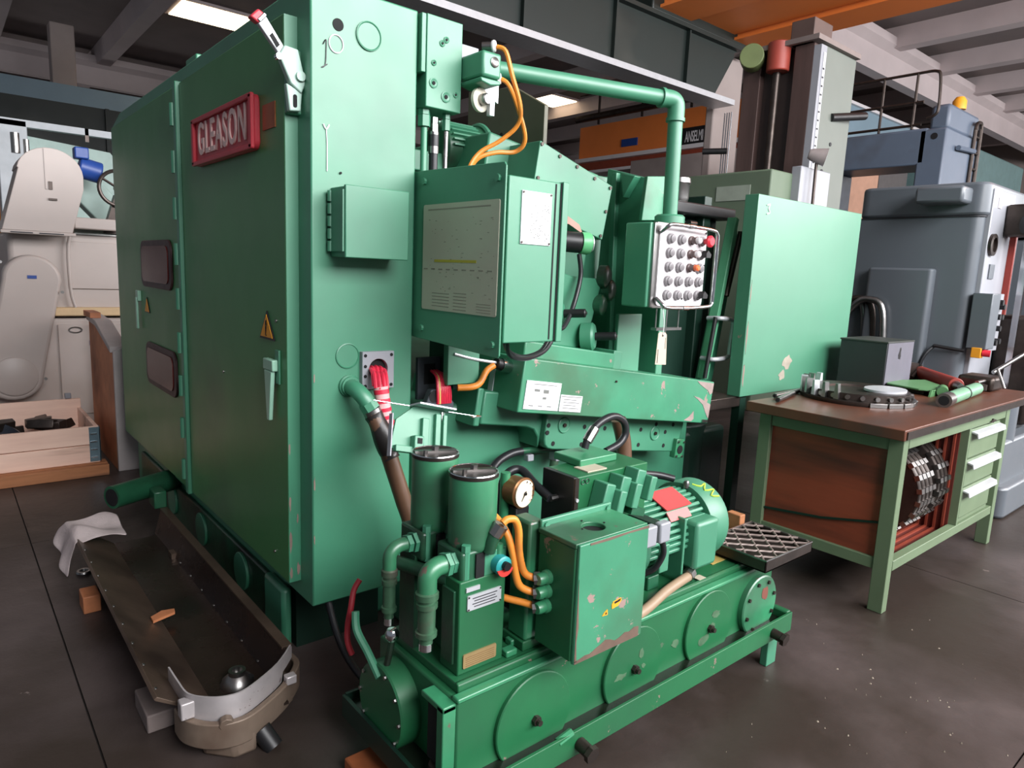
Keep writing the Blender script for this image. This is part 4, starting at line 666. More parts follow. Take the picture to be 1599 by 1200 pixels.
part('conduit', MB().tube([(2.02, 1.36, .445), (1.95, 1.345, .45), (1.85, 1.335, .44), (1.74, 1.325, .415), (1.62, 1.32, .40)], .017, 12), TANH, mo); part('conduit_fitting', MB().cyl((2.01, 1.36, .447), (2.045, 1.37, .45), .023, n=8), STEEL, mo)
part('tank_label', MB().box(2.23, 2.36, 1.40, 1.47, .4205, .423), mat('yellowed_label', (190, 160, 90), .6), tk); part('tank_label', MB().box(2.06, 2.10, 1.34, 1.37, .4255, .427), mat('label_beige', (178, 170, 150), .6), tk)
part('coupling_knob', MB().cyl((2.30, 1.62, .64), (2.38, 1.62, .64), .03, n=14), G, mo, bev=.006)
for x, y in ((1.17, 1.36), (1.22, 1.40)): part('tank_clamp', MB().box(x, x+.04, y, y+.03, .42, .44), GW, tk, bev=.004)
# junction box on bracket
jb = part('junction_box', MB().box(1.258, 1.548, 1.20, 1.345, .457, .783).xf(Matrix.Identity(4)), GT, t, bev=.004)
part('box_top', MB().holed(1.256, 1.55, 1.198, 1.347, .783, .797, 1.395, 1.268, .034), GW, jb, bev=.002); part('top_hole', MB().cyl((1.395, 1.268, .7832), (1.395, 1.268, .7845), .0338), HOLE, jb)
rep('hole_screw', bolt_z(.003, .003), BLACK, jb, [(1.35, 1.268, .797), (1.44, 1.268, .797), (1.395, 1.315, .797)])
part('front_cover', MB().box(1.262, 1.546, 1.188, 1.20, .452, .795), GC, jb, bev=.003); part('back_rail', MB().box(1.268, 1.558, 1.347, 1.36, .782, .815), G, jb, bev=.004); rep('rail_screw', bolt_y(.009, .006), G, jb, [(1.285, 1.347, .80), (1.54, 1.347, .80)])
part('mount_plate', MB().box(1.235, 1.29, 1.36, 1.44, .45, .81), GW, t, bev=.008); part('mount_foot', MB().box(1.23, 1.33, 1.36, 1.46, .42, .45), GT, t, bev=.004)
part('warning_remnant', MB().prism([(1.405, .575), (1.43, .578), (1.445, .592), (1.44, .60), (1.408, .596), (1.403, .588)], 'y', 1.1865, 1.188), YEL, jb); part('warning_remnant', MB().prism([(1.365, .565), (1.388, .563), (1.386, .58), (1.375, .575)], 'y', 1.1865, 1.188), YEL, jb); part('remnant_ink', MB().prism([(1.415, .588), (1.437, .591), (1.44, .598), (1.412, .594)], 'y', 1.186, 1.1865).prism([(1.376, .567), (1.385, .567), (1.38, .574)], 'y', 1.186, 1.1865), BLACK, jb)
random.seed(9); hts = [.008, .01, .014, .012, .02, .026, .034, .028, .018, .022, .03, .026, .034, .03]
for k in range(len(hts)-1):
    x0 = 1.264+.0205*k; part('bare_patch', MB().prism([(x0, .4535), (x0+.0206, .4535), (x0+.0206, .4535+hts[k+1]), (x0, .4535+hts[k])], 'y', 1.1868, 1.188), mat('bare_rusty_metal', (116, 96, 84), .6, .3, .25, 9), jb)
part('bare_patch', MB().prism([(1.264, .46), (1.272, .46), (1.268, .52), (1.273, .56), (1.266, .66), (1.264, .70)], 'y', 1.1868, 1.188), mat('bare_rusty_metal', (116, 96, 84), .6), jb)
part('bare_patch', MB().prism([(1.30, .788), (1.38, .786), (1.46, .789), (1.545, .786), (1.545, .794), (1.30, .794)], 'y', 1.1868, 1.188), mat('bare_rusty_metal', (116, 96, 84), .6), jb)
for z in (.668, .627, .583): part('conduit_elbow', MB().lathe((1.258, 1.30, z), (-1, 0, 0), [(.021, 0), (.021, .01), (.017, .014), (.018, .03), (.015, .04)], 16), GW, jb); part('elbow_nut', MB().cyl((1.222, 1.32, z-.004), (1.236, 1.308, z-.002), .019, n=8), STEEL, jb)
for p_, lab in (([(1.128, 1.352, .835), (1.142, 1.35, .843), (1.165, 1.345, .838), (1.178, 1.343, .805), (1.18, 1.34, .75), (1.19, 1.335, .70), (1.205, 1.33, .675), (1.23, 1.318, .664)], 'orange cable arching from the front filter into the junction box top gland'),
            ([(1.135, 1.50, .86), (1.142, 1.42, .84), (1.155, 1.37, .80), (1.168, 1.352, .74), (1.176, 1.345, .68), (1.188, 1.34, .645), (1.21, 1.33, .628), (1.232, 1.315, .622)], 'orange cable passing behind the front filter to the middle gland'),
            ([(1.15, 1.42, .60), (1.18, 1.38, .592), (1.21, 1.345, .586), (1.232, 1.318, .58)], 'short orange cable at the lowest junction box gland')):
    solo('orange_cable', MB().tube(p_, .0105, 10), ORC, lab, 'cable')
solo('red_cable_loom', MB().tube([(.94, 1.80, .55), (.92, 1.80, .52), (.905, 1.79, .47), (.895, 1.79, .42), (.89, 1.78, .37), (.90, 1.77, .33)], .009, 8), mat('dark_red_wire', (150, 34, 44), .5), 'red wire loom hanging behind the left end of the oil tank', 'wire bundle')
# crumbs swept over the floor
random.seed(31); mb = MB()
for k in range(70):
    x = 2.0+random.gauss(.5, .55); y = .45+random.gauss(.25, .28); z = .004*random.random()+.001; e = .0015+.0045*random.random()**2; a = random.random()*3
    if y > 1.15 and x < 2.65: continue
    c_, s_ = math.cos(a)*e, math.sin(a)*e
    mb.add([(x+c_, y+s_, 0), (x-s_, y+c_, 0), (x-c_*.7, y-s_, 0), (x+s_, y-c_*.6, 0), (x, y, z+.002)], [(0, 1, 4), (1, 2, 4), (2, 3, 4), (3, 0, 4), (3, 2, 1, 0)])
o = solo('floor_crumbs', mb, mat('pale_crumbs', (150, 138, 122), .8), 'pale crumbs and chips scattered on the open floor', 'debris'); o['kind'] = 'stuff'
# perforated drip pan on the tank end
t = thing('drip_pan', 'small steel pan with a honeycomb grating at the tank end', 'pan', (2.55, 1.40, .42))
# pan axes follow the tank; it overhangs the right end
part('pan_body', MB().box(2.31, 2.66, 1.225, 1.50, .43, .438).box(2.31, 2.66, 1.225, 1.232, .43, .475).box(2.31, 2.66, 1.493, 1.50, .43, .475).box(2.31, 2.317, 1.225, 1.50, .43, .475).box(2.653, 2.66, 1.225, 1.50, .43, .475), STEELD, t, bev=.002)
part('pan_lip', MB().tube([(2.312, 1.227, .476), (2.658, 1.227, .476), (2.658, 1.498, .476), (2.312, 1.498, .476)], .004, 6, 1, True), STEEL, t)
for r in range(7):
    ang_ = [(2.325+.33*i/32, 1.246+.039*r+.017*math.sin(i*math.pi/4+r*math.pi), .474) for i in range(33)]
    part('grating_strip', MB().tube(ang_, .0048, 6, 1), mat('grating_grey', (136, 122, 116), .5, .4), t)
part('grating_frame', MB().box(2.318, 2.652, 1.233, 1.238, .455, .475), STEELD, t); part('grating_frame', MB().box(2.318, 2.652, 1.487, 1.492, .455, .475), STEELD, t)
solo('wood_offcut', MB().box(2.62, 2.66, 1.53, 1.60, .42, .50).xf(Matrix.Identity(4)), PINE2, 'small upright tan wood scrap behind the steel pan', 'wood scrap', bev=.004)
solo('pan_rest', MB().box(2.52, 2.68, 1.46, 1.62, .0, .42), GDK, 'dark green pedestal under the steel pan and wood scrap', 'pedestal', bev=.006)
solo('black_cable', MB().tube([(1.02, 2.2, .30), (1.03, 2.14, .18), (1.06, 2.08, .08), (1.10, 2.0, .03), (1.2, 1.9, .018)], .013, 10), RUB, 'black cable drooping to the floor under the cabinet', 'cable')

# ---------------------------------------------------------------- chip trough on the floor
t = thing('chip_trough', 'long oily steel chip trough lying beside the cabinet', 'trough', (.63, 2.9, 0))
part('left_sheet', MB().prism([(.415, .195), (.425, .20), (.60, .075), (.60, .068), (.42, .188)], 'y', 2.09, 3.76), TROUGH, t, bev=.001)
part('bottom_sheet', MB().box(.595, .80, 2.02, 3.76, .066, .074), OILY, t); part('right_sheet', MB().prism([(.795, .068), (.803, .068), (.84, .20), (.83, .20)], 'y', 2.12, 3.80), OILY, t, bev=.001)
part('right_rim', MB().box(.825, .86, 2.14, 3.80, .195, .203), TROUGH, t)
rep('rivet', MB().lathe((0, 0, 0), (0, 0, 1), [(.007, 0), (.006, .003), (.001, .004)], 10), STEEL, t, [(.432, 2.15+.16*k, .193) for k in range(10)]+[(.80, 2.3+.17*k, .082) for k in range(8)])
curve = [(.489, 2.235), (.492, 2.14), (.499, 2.057), (.537, 2.005), (.59, 1.973), (.651, 1.975), (.758, 2.038), (.815, 2.09), (.862, 2.146)]
def ribbon(pts, z0, z1, th):
    mb = MB(); P = [Vector((p[0], p[1], 0)) for p in pts]; Q = []
    for i in range(len(P)-1):
        p0, p1, p2, p3 = P[max(i-1, 0)], P[i], P[i+1], P[min(i+2, len(P)-1)]
        for j in range(5):
            u = j/5; Q.append(.5*((2*p1)+(p2-p0)*u+(2*p0-5*p1+4*p2-p3)*u*u+(3*p1-p0-3*p2+p3)*u**3))
    Q.append(P[-1]); n = len(Q); v = []
    for i in range(n):
        d = (Q[min(i+1, n-1)]-Q[max(i-1, 0)]).normalized(); nn = Vector((-d.y, d.x, 0))*th
        za = z0(i/(n-1)) if callable(z0) else z0
        v += [(Q[i].x, Q[i].y, za), (Q[i].x, Q[i].y, z1), (Q[i].x+nn.x, Q[i].y+nn.y, z1), (Q[i].x+nn.x, Q[i].y+nn.y, za)]
    f = [(0, 1, 2, 3), tuple(4*(n-1)+k for k in (3, 2, 1, 0))]
    for i in range(n-1): f += [(4*i+k, 4*i+(k+1) % 4, 4*i+4+(k+1) % 4, 4*i+4+k) for k in range(4)]
    return mb.add(v, f)
part('end_strip', ribbon(curve, lambda u: .12 if .2 < u < .85 else .15, .202, .005), STRIP, t)
part('end_casting', MB().prism([(.50, 2.06), (.535, 1.985), (.60, 1.955), (.70, 1.965), (.83, 2.06), (.875, 2.15), (.86, 2.25), (.80, 2.30), (.52, 2.30)], 'z', .04, .066), CAST, t, bev=.008)
part('casting_skirt', ribbon([(.497, 2.12), (.503, 2.055), (.54, 1.998), (.592, 1.966), (.655, 1.968), (.76, 2.03), (.82, 2.085), (.868, 2.15), (.865, 2.22)], .045, .128, -.022), CAST, t, bev=.004)
part('end_floor', MB().prism([(.50, 2.10), (.54, 2.01), (.60, 1.978), (.66, 1.98), (.76, 2.04), (.85, 2.15), (.82, 2.3), (.52, 2.3)], 'z', .0665, .0735), OILY, t)
part('casting_foot', MB().prism([(.53, 2.02), (.60, 1.945), (.67, 1.945), (.68, 2.08), (.55, 2.10)], 'z', 0, .075), CAST, t, bev=.012); part('casting_lug', MB().box(.475, .515, 2.03, 2.07, .13, .185), STRIP, t, bev=.004); part('casting_lug', MB().box(.80, .835, 2.035, 2.065, .12, .15), STRIP, t, bev=.004)
part('strip_bolt', MB().cyl((.585, 1.972, .125), (.58, 1.948, .122), .022, n=8), CAST, t, bev=.003); part('drain_stub', MB().cyl((.69, 1.97, .05), (.715, 1.93, .0), .03, n=14), BLACK, t)
part('trough_leg', MB().box(.47, .52, 3.4, 3.46, 0, .13), TROUGH, t); part('trough_leg', MB().box(.78, .82, 3.4, 3.46, 0, .10), TROUGH, t)
q = part('drain_boss', MB().lathe((.70, 2.22, .074), (0, 0, 1), [(.055, 0), (.05, .015), (.028, .035), (.028, .05), (.018, .05), (.018, .03)], 26), STEEL, t); part('boss_hole', MB().cyl((.735, 2.20, .086), (.74, 2.197, .10), .010, n=12), HOLE, q)
solo('wood_chip', MB().prism([(.555, 2.74), (.64, 2.77), (.645, 2.80), (.60, 2.81), (.555, 2.78)], 'z', .108, .118).xf(Matrix.Translation((0, 0, 0))), mat('orange_wood', (186, 118, 78), .6, 0, .2, 12), 'small orange wood sliver lying in the chip trough', 'wood scrap')
mb = MB(); nx, ny = 16, 12; V = []; F = []
for j in range(ny+1):
    for i in range(nx+1):
        u = i/nx; s_ = j/ny
        y = 3.86-.30*s_+.02*math.sin(u*7+1)+.01*math.sin(u*17)
        if u < .62:
            k = u/.62; x = .63-.215*k; z = .212+.014*math.sin(k*6+s_*5)+.010*math.sin(s_*9+k*3)-.03*(1-k)
        else:
            k = (u-.62)/.38; x = .412-.05*k-.012*math.sin(s_*11)*k; z = .208-.19*k*(.45+.55*s_)
        V.append((x, y, z))
for j in range(ny):
    for i in range(nx): a = j*(nx+1)+i; F.append((a, a+1, a+nx+2, a+nx+1))
mb.add(V, F); o = solo('rag', mb, RAG, 'crumpled pale rag draped over the far end of the trough', 'rag', ang=70); sm = o.modifiers.new('thick', 'SOLIDIFY'); sm.thickness = .006; o.modifiers.new('sub', 'SUBSURF').levels = 1
t = thing('fallen_pipe', 'dull green pipe stub lying across the trough end', 'pipe', (.72, 3.92, .2))
part('tube', MB().cyl((.62, 3.88, .275), (.96, 4.05, .275), .06, n=26), GO, t); part('bore', MB().cyl((.619, 3.8795, .275), (.625, 3.8825, .275), .046, n=26), BLACK, t); part('pipe_bracket', MB().box(.80, .86, 3.80, 3.93, .20, .29), GO, t, bev=.006)
solo('wood_block', MB().box(.385, .45, 3.19, 3.30, 0, .075).xf(Matrix.Identity(4)), mat('orange_wood', (186, 118, 78), .6), 'orange-brown wood block on the floor beside the trough', 'wood block', bev=.004)
solo('steel_ring', MB().lathe((.45, 3.64, 0), (0, 0, 1), [(.032, 0), (.034, .006), (.03, .014), (.019, .014), (.016, .004)], 22), STEEL, 'small bright steel ring on the floor left of the trough', 'ring')
solo('wood_block', MB().box(.42, .53, 2.22, 2.40, 0, .062).xf(Matrix.Identity(4)), mat('grey_wood', (120, 108, 104), .7, 0, .2, 6), 'grey timber packer under the near trough corner', 'wood block', bev=.005)
solo('wood_block', MB().box(.78, 1.05, 1.55, 1.72, 0, .05).xf(Matrix.Translation((.06, -.02, 0))), mat('rust_wood', (150, 84, 46), .7, 0, .25, 6, stain=.4), 'reddish timber baulk on the floor under the tank tray', 'wood block', bev=.006)

# ---------------------------------------------------------------- left background
t = thing('pallet_crate', 'pale pine pallet collar crate filled with dark scrap', 'crate', (.2, 5.7, 0))
for k, (z0, z1) in enumerate(((.06, .185), (.19, .315))):
    part('front_board', MB().box(-.55, .80, 5.36, 5.385, z0+.02, z1+.02), PINE, t, bev=.003); part('side_board', MB().box(.775, .80, 5.385, 6.1, z0+.02, z1+.02), PINE, t, bev=.003); part('back_board', MB().box(-.55, .80, 6.1, 6.125, z0+.08, z1+.09), PINE, t, bev=.003)
for x in (-.3, .1, .5): part('pallet_block', MB().box(x, x+.14, 5.36, 5.46, 0, .06), PINE2, t, bev=.003)
part('pallet_board', MB().box(-.6, .84, 5.33, 5.43, .05, .08), PINE2, t, bev=.003); part('pallet_board', MB().box(-.6, .84, 5.6, 5.75, .05, .08), PINE2, t, bev=.003); part('pallet_board', MB().box(-.6, .84, 5.95, 6.1, .05, .08), PINE2, t, bev=.003); part('pallet_runner', MB().box(.2, .84, 5.28, 5.34, .0, .075), PINE2, t, bev=.004)
hm = part('corner_hinge', MB().box(.74, .805, 5.352, 5.36, .09, .33).box(.80, .806, 5.352, 5.42, .09, .33), mat('galvanised_hinge', (120, 142, 152), .35, .7), t)
for k in range(4): part('hinge_pin', MB().box(.745, .785, 5.346, 5.353, .115+.055*k, .125+.055*k), CHROME, hm)
part('corner_fitting', MB().box(.70, .74, 6.09, 6.13, .41, .45), GREYL, t, bev=.004)
random.seed(21)
for k in range(16):
    x = random.uniform(-.1, .68); y = random.uniform(5.45, 6.0); z = .24+.1*random.random(); a = random.random()*3
    solo('scrap_piece', MB().prism([(-.09, -.03), (.06, -.05), (.10, .02), (0, .05), (-.07, .04)], 'z', -.03, .03).xf(Matrix.Translation((x, y, z)) @ Matrix.Rotation(a, 4, 'Z') @ Matrix.Rotation(random.uniform(-.6, .6), 4, 'X')), STEELD, 'dark metal scrap piece inside the pine pallet crate', 'scrap', group='scrap in the pallet crate', bev=.005)
solo('bucket', MB().lathe((.16, 5.62, .12), (.45, -.1, .88), [(.10, 0), (.125, .22), (.13, .24), (.12, .24), (.10, .03)], 28), mat('dark_bucket', (48, 52, 60), .3), 'dark steel pail lying in the pine crate', 'bucket')
t = thing('rusty_panel', 'rust stained sheet standing on edge beside the cabinet end', 'panel', (1.0, 5.7, 0))
part('sheet', MB().prism([(5.36, 0), (6.25, 0), (6.25, 1.0), (5.9, .98), (5.36, .84)], 'x', .905, .945), RUST, t, bev=.004); part('front_edge', MB().prism([(.905, 0), (1.04, 0), (1.02, .9), (.905, .85)], 'y', 5.33, 5.36), mat('pale_edge_grey', (176, 168, 166), .6), t, bev=.003); part('folded_rim', MB().prism([(5.36, .84), (5.9, .98), (6.25, 1.0), (6.25, 1.04), (5.88, 1.02), (5.36, .88)], 'x', .89, 1.0), mat('pale_edge_grey', (176, 168, 166), .6), t, bev=.004)
part('orange_tip', MB().box(.88, .95, 6.0, 6.3, 1.03, 1.07), RUST, t)
t = thing('wire_basket', 'dark wire mesh basket half hidden behind the cabinet end', 'basket', (1.2, 5.5, 0))
for k in range(9): part('wire', MB().cyl((1.05+.05*k, 5.40, .12), (1.05+.05*k, 5.40, .62), .005, n=6), STEELD, t)
for k in range(8): part('wire', MB().cyl((1.03, 5.40, .14+.065*k), (1.47, 5.40, .14+.065*k), .005, n=6), STEELD, t)
part('frame', MB().box(1.03, 1.48, 5.39, 5.41, .08, .11).box(1.03, 1.48, 5.39, 5.41, .61, .635), STEELD, t); part('floor_plate', MB().box(1.03, 1.48, 5.40, 5.9, 0, .10), BLACK, t)
# cream machine
t = thing('cream_machine', 'cream painted machine tool with rounded belt covers', 'machine', (.75, 7.1, 0))
part('base', MB().box(-.3, 1.9, 6.62, 8.0, 0, .98), CREAM, t, bev=.02); part('upper_body', MB().box(.45, 1.9, 6.66, 7.9, .98, 1.66), CREAM, t, bev=.04, seg=3)
part('tan_ledge', MB().box(.72, 1.9, 6.58, 6.70, 1.0, 1.07), mat('cream_ledge', (206, 178, 138), .5), t, bev=.01)
ac = part('arm_cover', MB().prism([(.41, 1.66), (.535, 2.12)]+[(.738+.215*math.cos(math.radians(a)), 2.09+.20*math.sin(math.radians(a))) for a in range(170, -1, -12)]+[(.95, 2.0), (.86, 1.66)], 'y', 6.45, 6.85), CREAM, t, bev=.03, seg=3)
part('cover_latch', MB().box(.72, .745, 6.44, 6.452, 1.98, 2.04), STEELD, ac); part('cover_latch', MB().box(.715, .77, 6.435, 6.452, 1.90, 1.915), STEELD, ac); part('cover_strap', MB().box(.70, .712, 6.443, 6.452, 1.98, 2.28), CREAM, ac); part('cover_rim', MB().box(.40, .88, 6.44, 6.47, 1.635, 1.66), CREAM, ac, bev=.005); part('rim_slot', MB().box(.46, .60, 6.437, 6.442, 1.642, 1.65).box(.64, .80, 6.437, 6.442, 1.642, 1.65), INKD, ac)
bcv = part('belt_cover', MB().prism([(.578+.19*math.cos(math.radians(a)), 1.29+.19*math.sin(math.radians(a))) for a in range(0, 181, 15)]+[(.42+.19*math.cos(math.radians(a)), .54+.18*math.sin(math.radians(a))) for a in range(180, 361, 15)], 'y', 6.44, 6.62), CREAM, t, bev=.025, seg=3)
part('cover_disc', MB().lathe((.425, 6.44, .55), (0, -1, 0), [(.15, 0), (.15, .015), (.14, .022), (.0, .022)], 32), CREAM, bcv); part('blue_label', MB().box(.545, .605, 6.435, 6.441, 1.30, 1.325), BLUEM, bcv); rep('cover_screw', bolt_y(.012, .012), STEEL, bcv, [(.765, 6.44, 1.2), (.385, 6.44, 1.42), (.62, 6.44, .52)])
part('side_panel', MB().box(.85, 1.45, 6.64, 6.665, 1.22, 1.60), CREAM, t, bev=.004); part('lower_door', MB().box(.74, 1.5, 6.605, 6.625, .18, .93), CREAM, t, bev=.004)
for x in (.86, 1.28): part('oval_grip', MB().tube([(x+.045*math.cos(a), 6.602, .885+.022*math.sin(a)) for a in [k*math.pi/6 for k in range(12)]], .006, 6, 2, True), STEEL, t)
part('blue_label', MB().box(.955, 1.02, 6.60, 6.606, .76, .795), BLUEM, t); part('conduit', MB().tube([(.86, 6.60, 1.66), (.84, 6.6, 1.5), (.845, 6.6, 1.2), (.87, 6.6, 1.07)], .012, 8), CREAM, t)
part('slide_bar', MB().box(.88, 1.2, 6.5, 6.62, 1.70, 1.79), CREAM, t, bev=.01); part('slide_bar', MB().box(.90, 1.3, 6.66, 6.9, 1.66, 1.72), STEEL, t)
part('bracket_arm', MB().prism([(.93, 2.0), (1.2, 1.7), (1.3, 1.7), (1.3, 1.95), (1.05, 2.25)], 'y', 6.95, 7.15), mat('pale_blue_green', (152, 176, 168), .5), t, bev=.01)
bm_ = part('blue_motor', MB().cyl((.96, 6.72, 2.20), (1.12, 6.72, 2.165), .085, n=22), BLUEM, t, bev=.012); part('motor_box', MB().box(.93, 1.03, 6.64, 6.76, 2.26, 2.35), BLUEM, bm_, bev=.01)
hw = part('hand_wheel', MB().tube([(1.22+.14*math.cos(a), 6.6, 2.05+.14*math.sin(a)) for a in [k*math.pi/8 for k in range(16)]], .015, 8, 2, True), STEELD, t); part('wheel_hub', MB().cyl((1.22, 6.62, 2.05), (1.22, 6.56, 2.05), .035, n=14), STEEL, hw)
for k in range(3): a = k*2.094+.5; part('wheel_spoke', MB().cyl((1.22, 6.6, 2.05), (1.22+.135*math.cos(a), 6.6, 2.05+.135*math.sin(a)), .01, n=8), STEELD, hw)
part('wheel_stand', MB().prism([(1.10, 1.68), (1.26, 1.68), (1.25, 2.0), (1.2, 2.0)], 'y', 6.62, 6.72), STEELD, t); part('clutter_fitting', MB().cyl((.55, 6.7, 2.25), (.55, 6.7, 2.40), .03, n=10).cyl((.62, 6.7, 2.2), (.62, 6.7, 2.36), .02, n=10), STEEL, t)
# pale frame machine behind it
t = thing('pale_frame_machine', 'pale grey gantry frame machine behind the cream machine', 'machine', (1.0, 10.5, 0))
part('post', MB().box(.68, .98, 10.4, 10.7, 0, 3.05), mat('pale_grey_steel', (176, 182, 186), .5), t, bev=.01); part('top_rail', MB().box(-.5, 2.6, 10.4, 10.5, 2.98, 3.06), mat('pale_grey_steel', (176, 182, 186), .5), t); part('back_panel', MB().prism([(.98, 2.3), (.98, 2.92), (1.9, 2.84), (2.3, 2.3), (2.3, 1.6), (.98, 1.6)], 'y', 10.7, 10.8), mat('pale_blue_green', (152, 176, 168), .5), t); part('base_block', MB().box(.6, 2.6, 10.4, 11.2, 0, 1.6), mat('pale_grey_steel', (176, 182, 186), .5), t, bev=.02); part('rail_post', MB().box(1.58, 1.62, 10.4, 10.44, 2.9, 3.06), STEELD, t)
t = solo('orange_cabinet', MB().box(.0, .93, 13.0, 14.0, 0, 2.75), mat('far_orange', (214, 142, 46), .5), 'orange cabinet far behind the cream machine at the left edge', 'cabinet', bev=.03)
# ---------------------------------------------------------------- workbench
t = thing('workbench', 'green framed workbench with red-brown side board and three drawers', 'workbench', (4.0, 1.5, 0))
part('bench_top', MB().box(3.20, 5.28, 1.128, 1.90, .845, .895), TOPW, t, bev=.004); part('top_strip', MB().box(3.22, 5.26, 1.122, 1.13, .85, .885), STEELD, t)
for x0, x1 in ((3.285, 3.340), (4.775, 4.835)):
    for y0, y1 in ((1.156, 1.222), (1.80, 1.865)): part('leg', MB().box(x0, x1, y0, y1, 0, .845), BENCHG, t, bev=.003)
part('side_rail', MB().box(3.292, 3.335, 1.222, 1.80, .775, .845), BENCHG, t, bev=.003); part('side_rail', MB().box(3.292, 3.335, 1.222, 1.80, .20, .255), BENCHG, t, bev=.003); part('side_board', MB().box(3.31, 3.325, 1.222, 1.80, .255, .775), REDW, t)
part('bottom_rail', MB().box(3.352, 4.765, 1.158, 1.20, .195, .245), BENCHG, t, bev=.003); part('top_rail', MB().box(3.352, 4.765, 1.158, 1.20, .785, .845), BENCHG, t, bev=.003)
part('side_lip', MB().prism([(1.225, .43), (1.5, .37), (1.80, .335), (1.80, .325), (1.5, .36), (1.225, .42)], 'x', 3.300, 3.31), GDK, t)
part('shelf_floor', MB().box(3.35, 4.175, 1.20, 1.84, .185, .20), mat('dark_red_board', (92, 34, 26), .6), t); part('far_side_board', MB().box(4.82, 4.83, 1.222, 1.80, .255, .775), REDW, t)
part('shelf_back', MB().box(3.35, 4.19, 1.62, 1.632, .25, .80), mat('dark_red_board', (92, 34, 26), .6), t)
part('divider_board', MB().box(4.166, 4.175, 1.20, 1.84, .20, .84), mat('dark_red_board', (92, 34, 26), .6), t)
for k in range(15): y = 1.215+.04*k; part('grille_bar', MB().box(4.152, 4.166, y, y+.011, .20, .79), REDP, t)
for k in range(14): y = 1.215+.04*k; part('floor_bar', MB().box(3.40, 4.15, y, y+.011, .20, .21), REDP, t)
part('grille_frame', MB().box(3.352, 3.372, 1.175, 1.22, .25, .785).box(3.352, 4.175, 1.20, 1.212, .772, .785), REDP, t); part('divider', MB().box(4.175, 4.195, 1.16, 1.84, .245, .845), BENCHG, t, bev=.002)
part('drawer_carcass', MB().box(4.195, 4.765, 1.19, 1.84, .245, .845), BENCHG, t)
for k, (z0, z1) in enumerate(((.615, .775), (.455, .605), (.275, .445))):
    d = part('drawer', MB().box(4.215, 4.70, 1.165, 1.19, z0, z1), BENCHG, t, bev=.003); part('drawer_gap', MB().box(4.70, 4.722, 1.186, 1.19, z0-.01, z1+.01), HOLE, d)
    part('handle', MB().prism([(1.165, z1-.012), (1.135, z1-.02), (1.13, z1-.045), (1.134, z1-.045), (1.14, z1-.026), (1.165, z1-.02)], 'x', 4.225, 4.70), ALU, d)
    if k == 0: part('lock', MB().cyl((4.52, 1.165, z1+.02), (4.52, 1.15, z1+.02), .012, n=12).box(4.48, 4.56, 1.148, 1.152, z1+.016, z1+.024), STEELD, d)
part('drawer_plinth', MB().box(4.215, 4.70, 1.17, 1.19, .25, .27), BENCHG, t)
# cutter heads on the shelf
def cutter(loc, R, wdt, lab, nb=22, grp='round milling cutters on the bench shelf'):
    c = thing('milling_cutter', lab, 'cutter', (loc[0], loc[1], loc[2]-R), grp); x, y, z = loc
    part('disc', MB().lathe((x, y, z), (1, 0, 0), [(.07, 0), (R*.93, 0), (R*.95, .004), (R*.95, wdt-.004), (R*.93, wdt), (.07, wdt)], 44), STEELD, c)
    me = MB().box(-.003, wdt+.004, -.013, .013, R*.9, R*1.0).mesh('blade', (0, 0, 0))
    for k in range(nb):
        o = link('blade', me, STEEL, c); o.location = Vector(loc)-ORG_OF[c]; o.rotation_euler = (2*math.pi*k/nb, 0, 0)
    return c
for k, (x, R) in enumerate(((3.75, .25), (3.80, .25), (3.85, .25), (3.90, .25), (4.0, .265), (4.055, .265), (4.11, .265))):
    cutter((x, 1.205+R, .211+R), R, .032, ('first', 'second', 'third', 'fourth', 'fifth', 'sixth', 'seventh')[k]+' upright round cutter from the left on the bench shelf')
# things on the bench
Z = .895
t = thing('steel_box', 'dark grey steel box standing on the workbench', 'box', (4.6, 1.86, Z))
part('case', MB().box(4.405, 4.80, 1.716, 2.0, Z, 1.178), mat('dark_box_enamel', (42, 45, 46), .5, 0, .1, 3), t, bev=.004); part('front_panel', MB().box(4.41, 4.795, 1.712, 1.717, Z+.005, 1.174), mat('box_front_lit_grey', (98, 96, 106), .5), t); part('top_plate', MB().box(4.40, 4.805, 1.712, 2.004, 1.174, 1.184), mat('dark_box_top', (52, 56, 52), .5), t, bev=.002)  # front sheet in lighter grey paints the lit side of the box
part('figure_mark', MB().prism([(4.575, 1.075), (4.60, 1.07), (4.607, 1.09), (4.60, 1.115), (4.605, 1.13), (4.597, 1.145), (4.585, 1.14), (4.58, 1.12), (4.568, 1.10)], 'y', 1.7105, 1.712), BLACK, t)
t = thing('cutter_ring', 'large flat cutter ring with upright blades lying on the bench', 'cutter', (3.86, 1.62, Z))
cx, cy = 3.87, 1.64
part('ring_body', MB().lathe((cx, cy, Z), (0, 0, 1), [(.14, 0), (.285, 0), (.29, .01), (.29, .022), (.262, .026), (.262, .06), (.15, .06), (.14, .05)], 48), STEELD, t)
for k in range(9):
    a = math.radians(72+k*14); M = Matrix.Translation((cx, cy, Z+.025)) @ Matrix.Rotation(a, 4, 'Z')
    part('blade', MB().prism([(-.013, 0), (.013, 0), (.005, .08), (-.008, .08)], 'x', .252, .286).xf(M), STEEL if k % 3 else ALU, t)
for k in range(12):
    a = math.radians(165+k*15); M = Matrix.Translation((cx, cy, Z+.03)) @ Matrix.Rotation(a, 4, 'Z')
    part('blade_screw', MB().cyl((.262, .0, .012), (.278, .0, .012), .012, n=10).xf(M), STEEL, t)
for k in range(7): a = math.radians(225+k*18.5); M = Matrix.Translation((cx, cy, Z)) @ Matrix.Rotation(a, 4, 'Z'); part('segment', MB().box(.268, .295, -.043, .043, .0, .024).xf(M), STEEL, t, bev=.002)
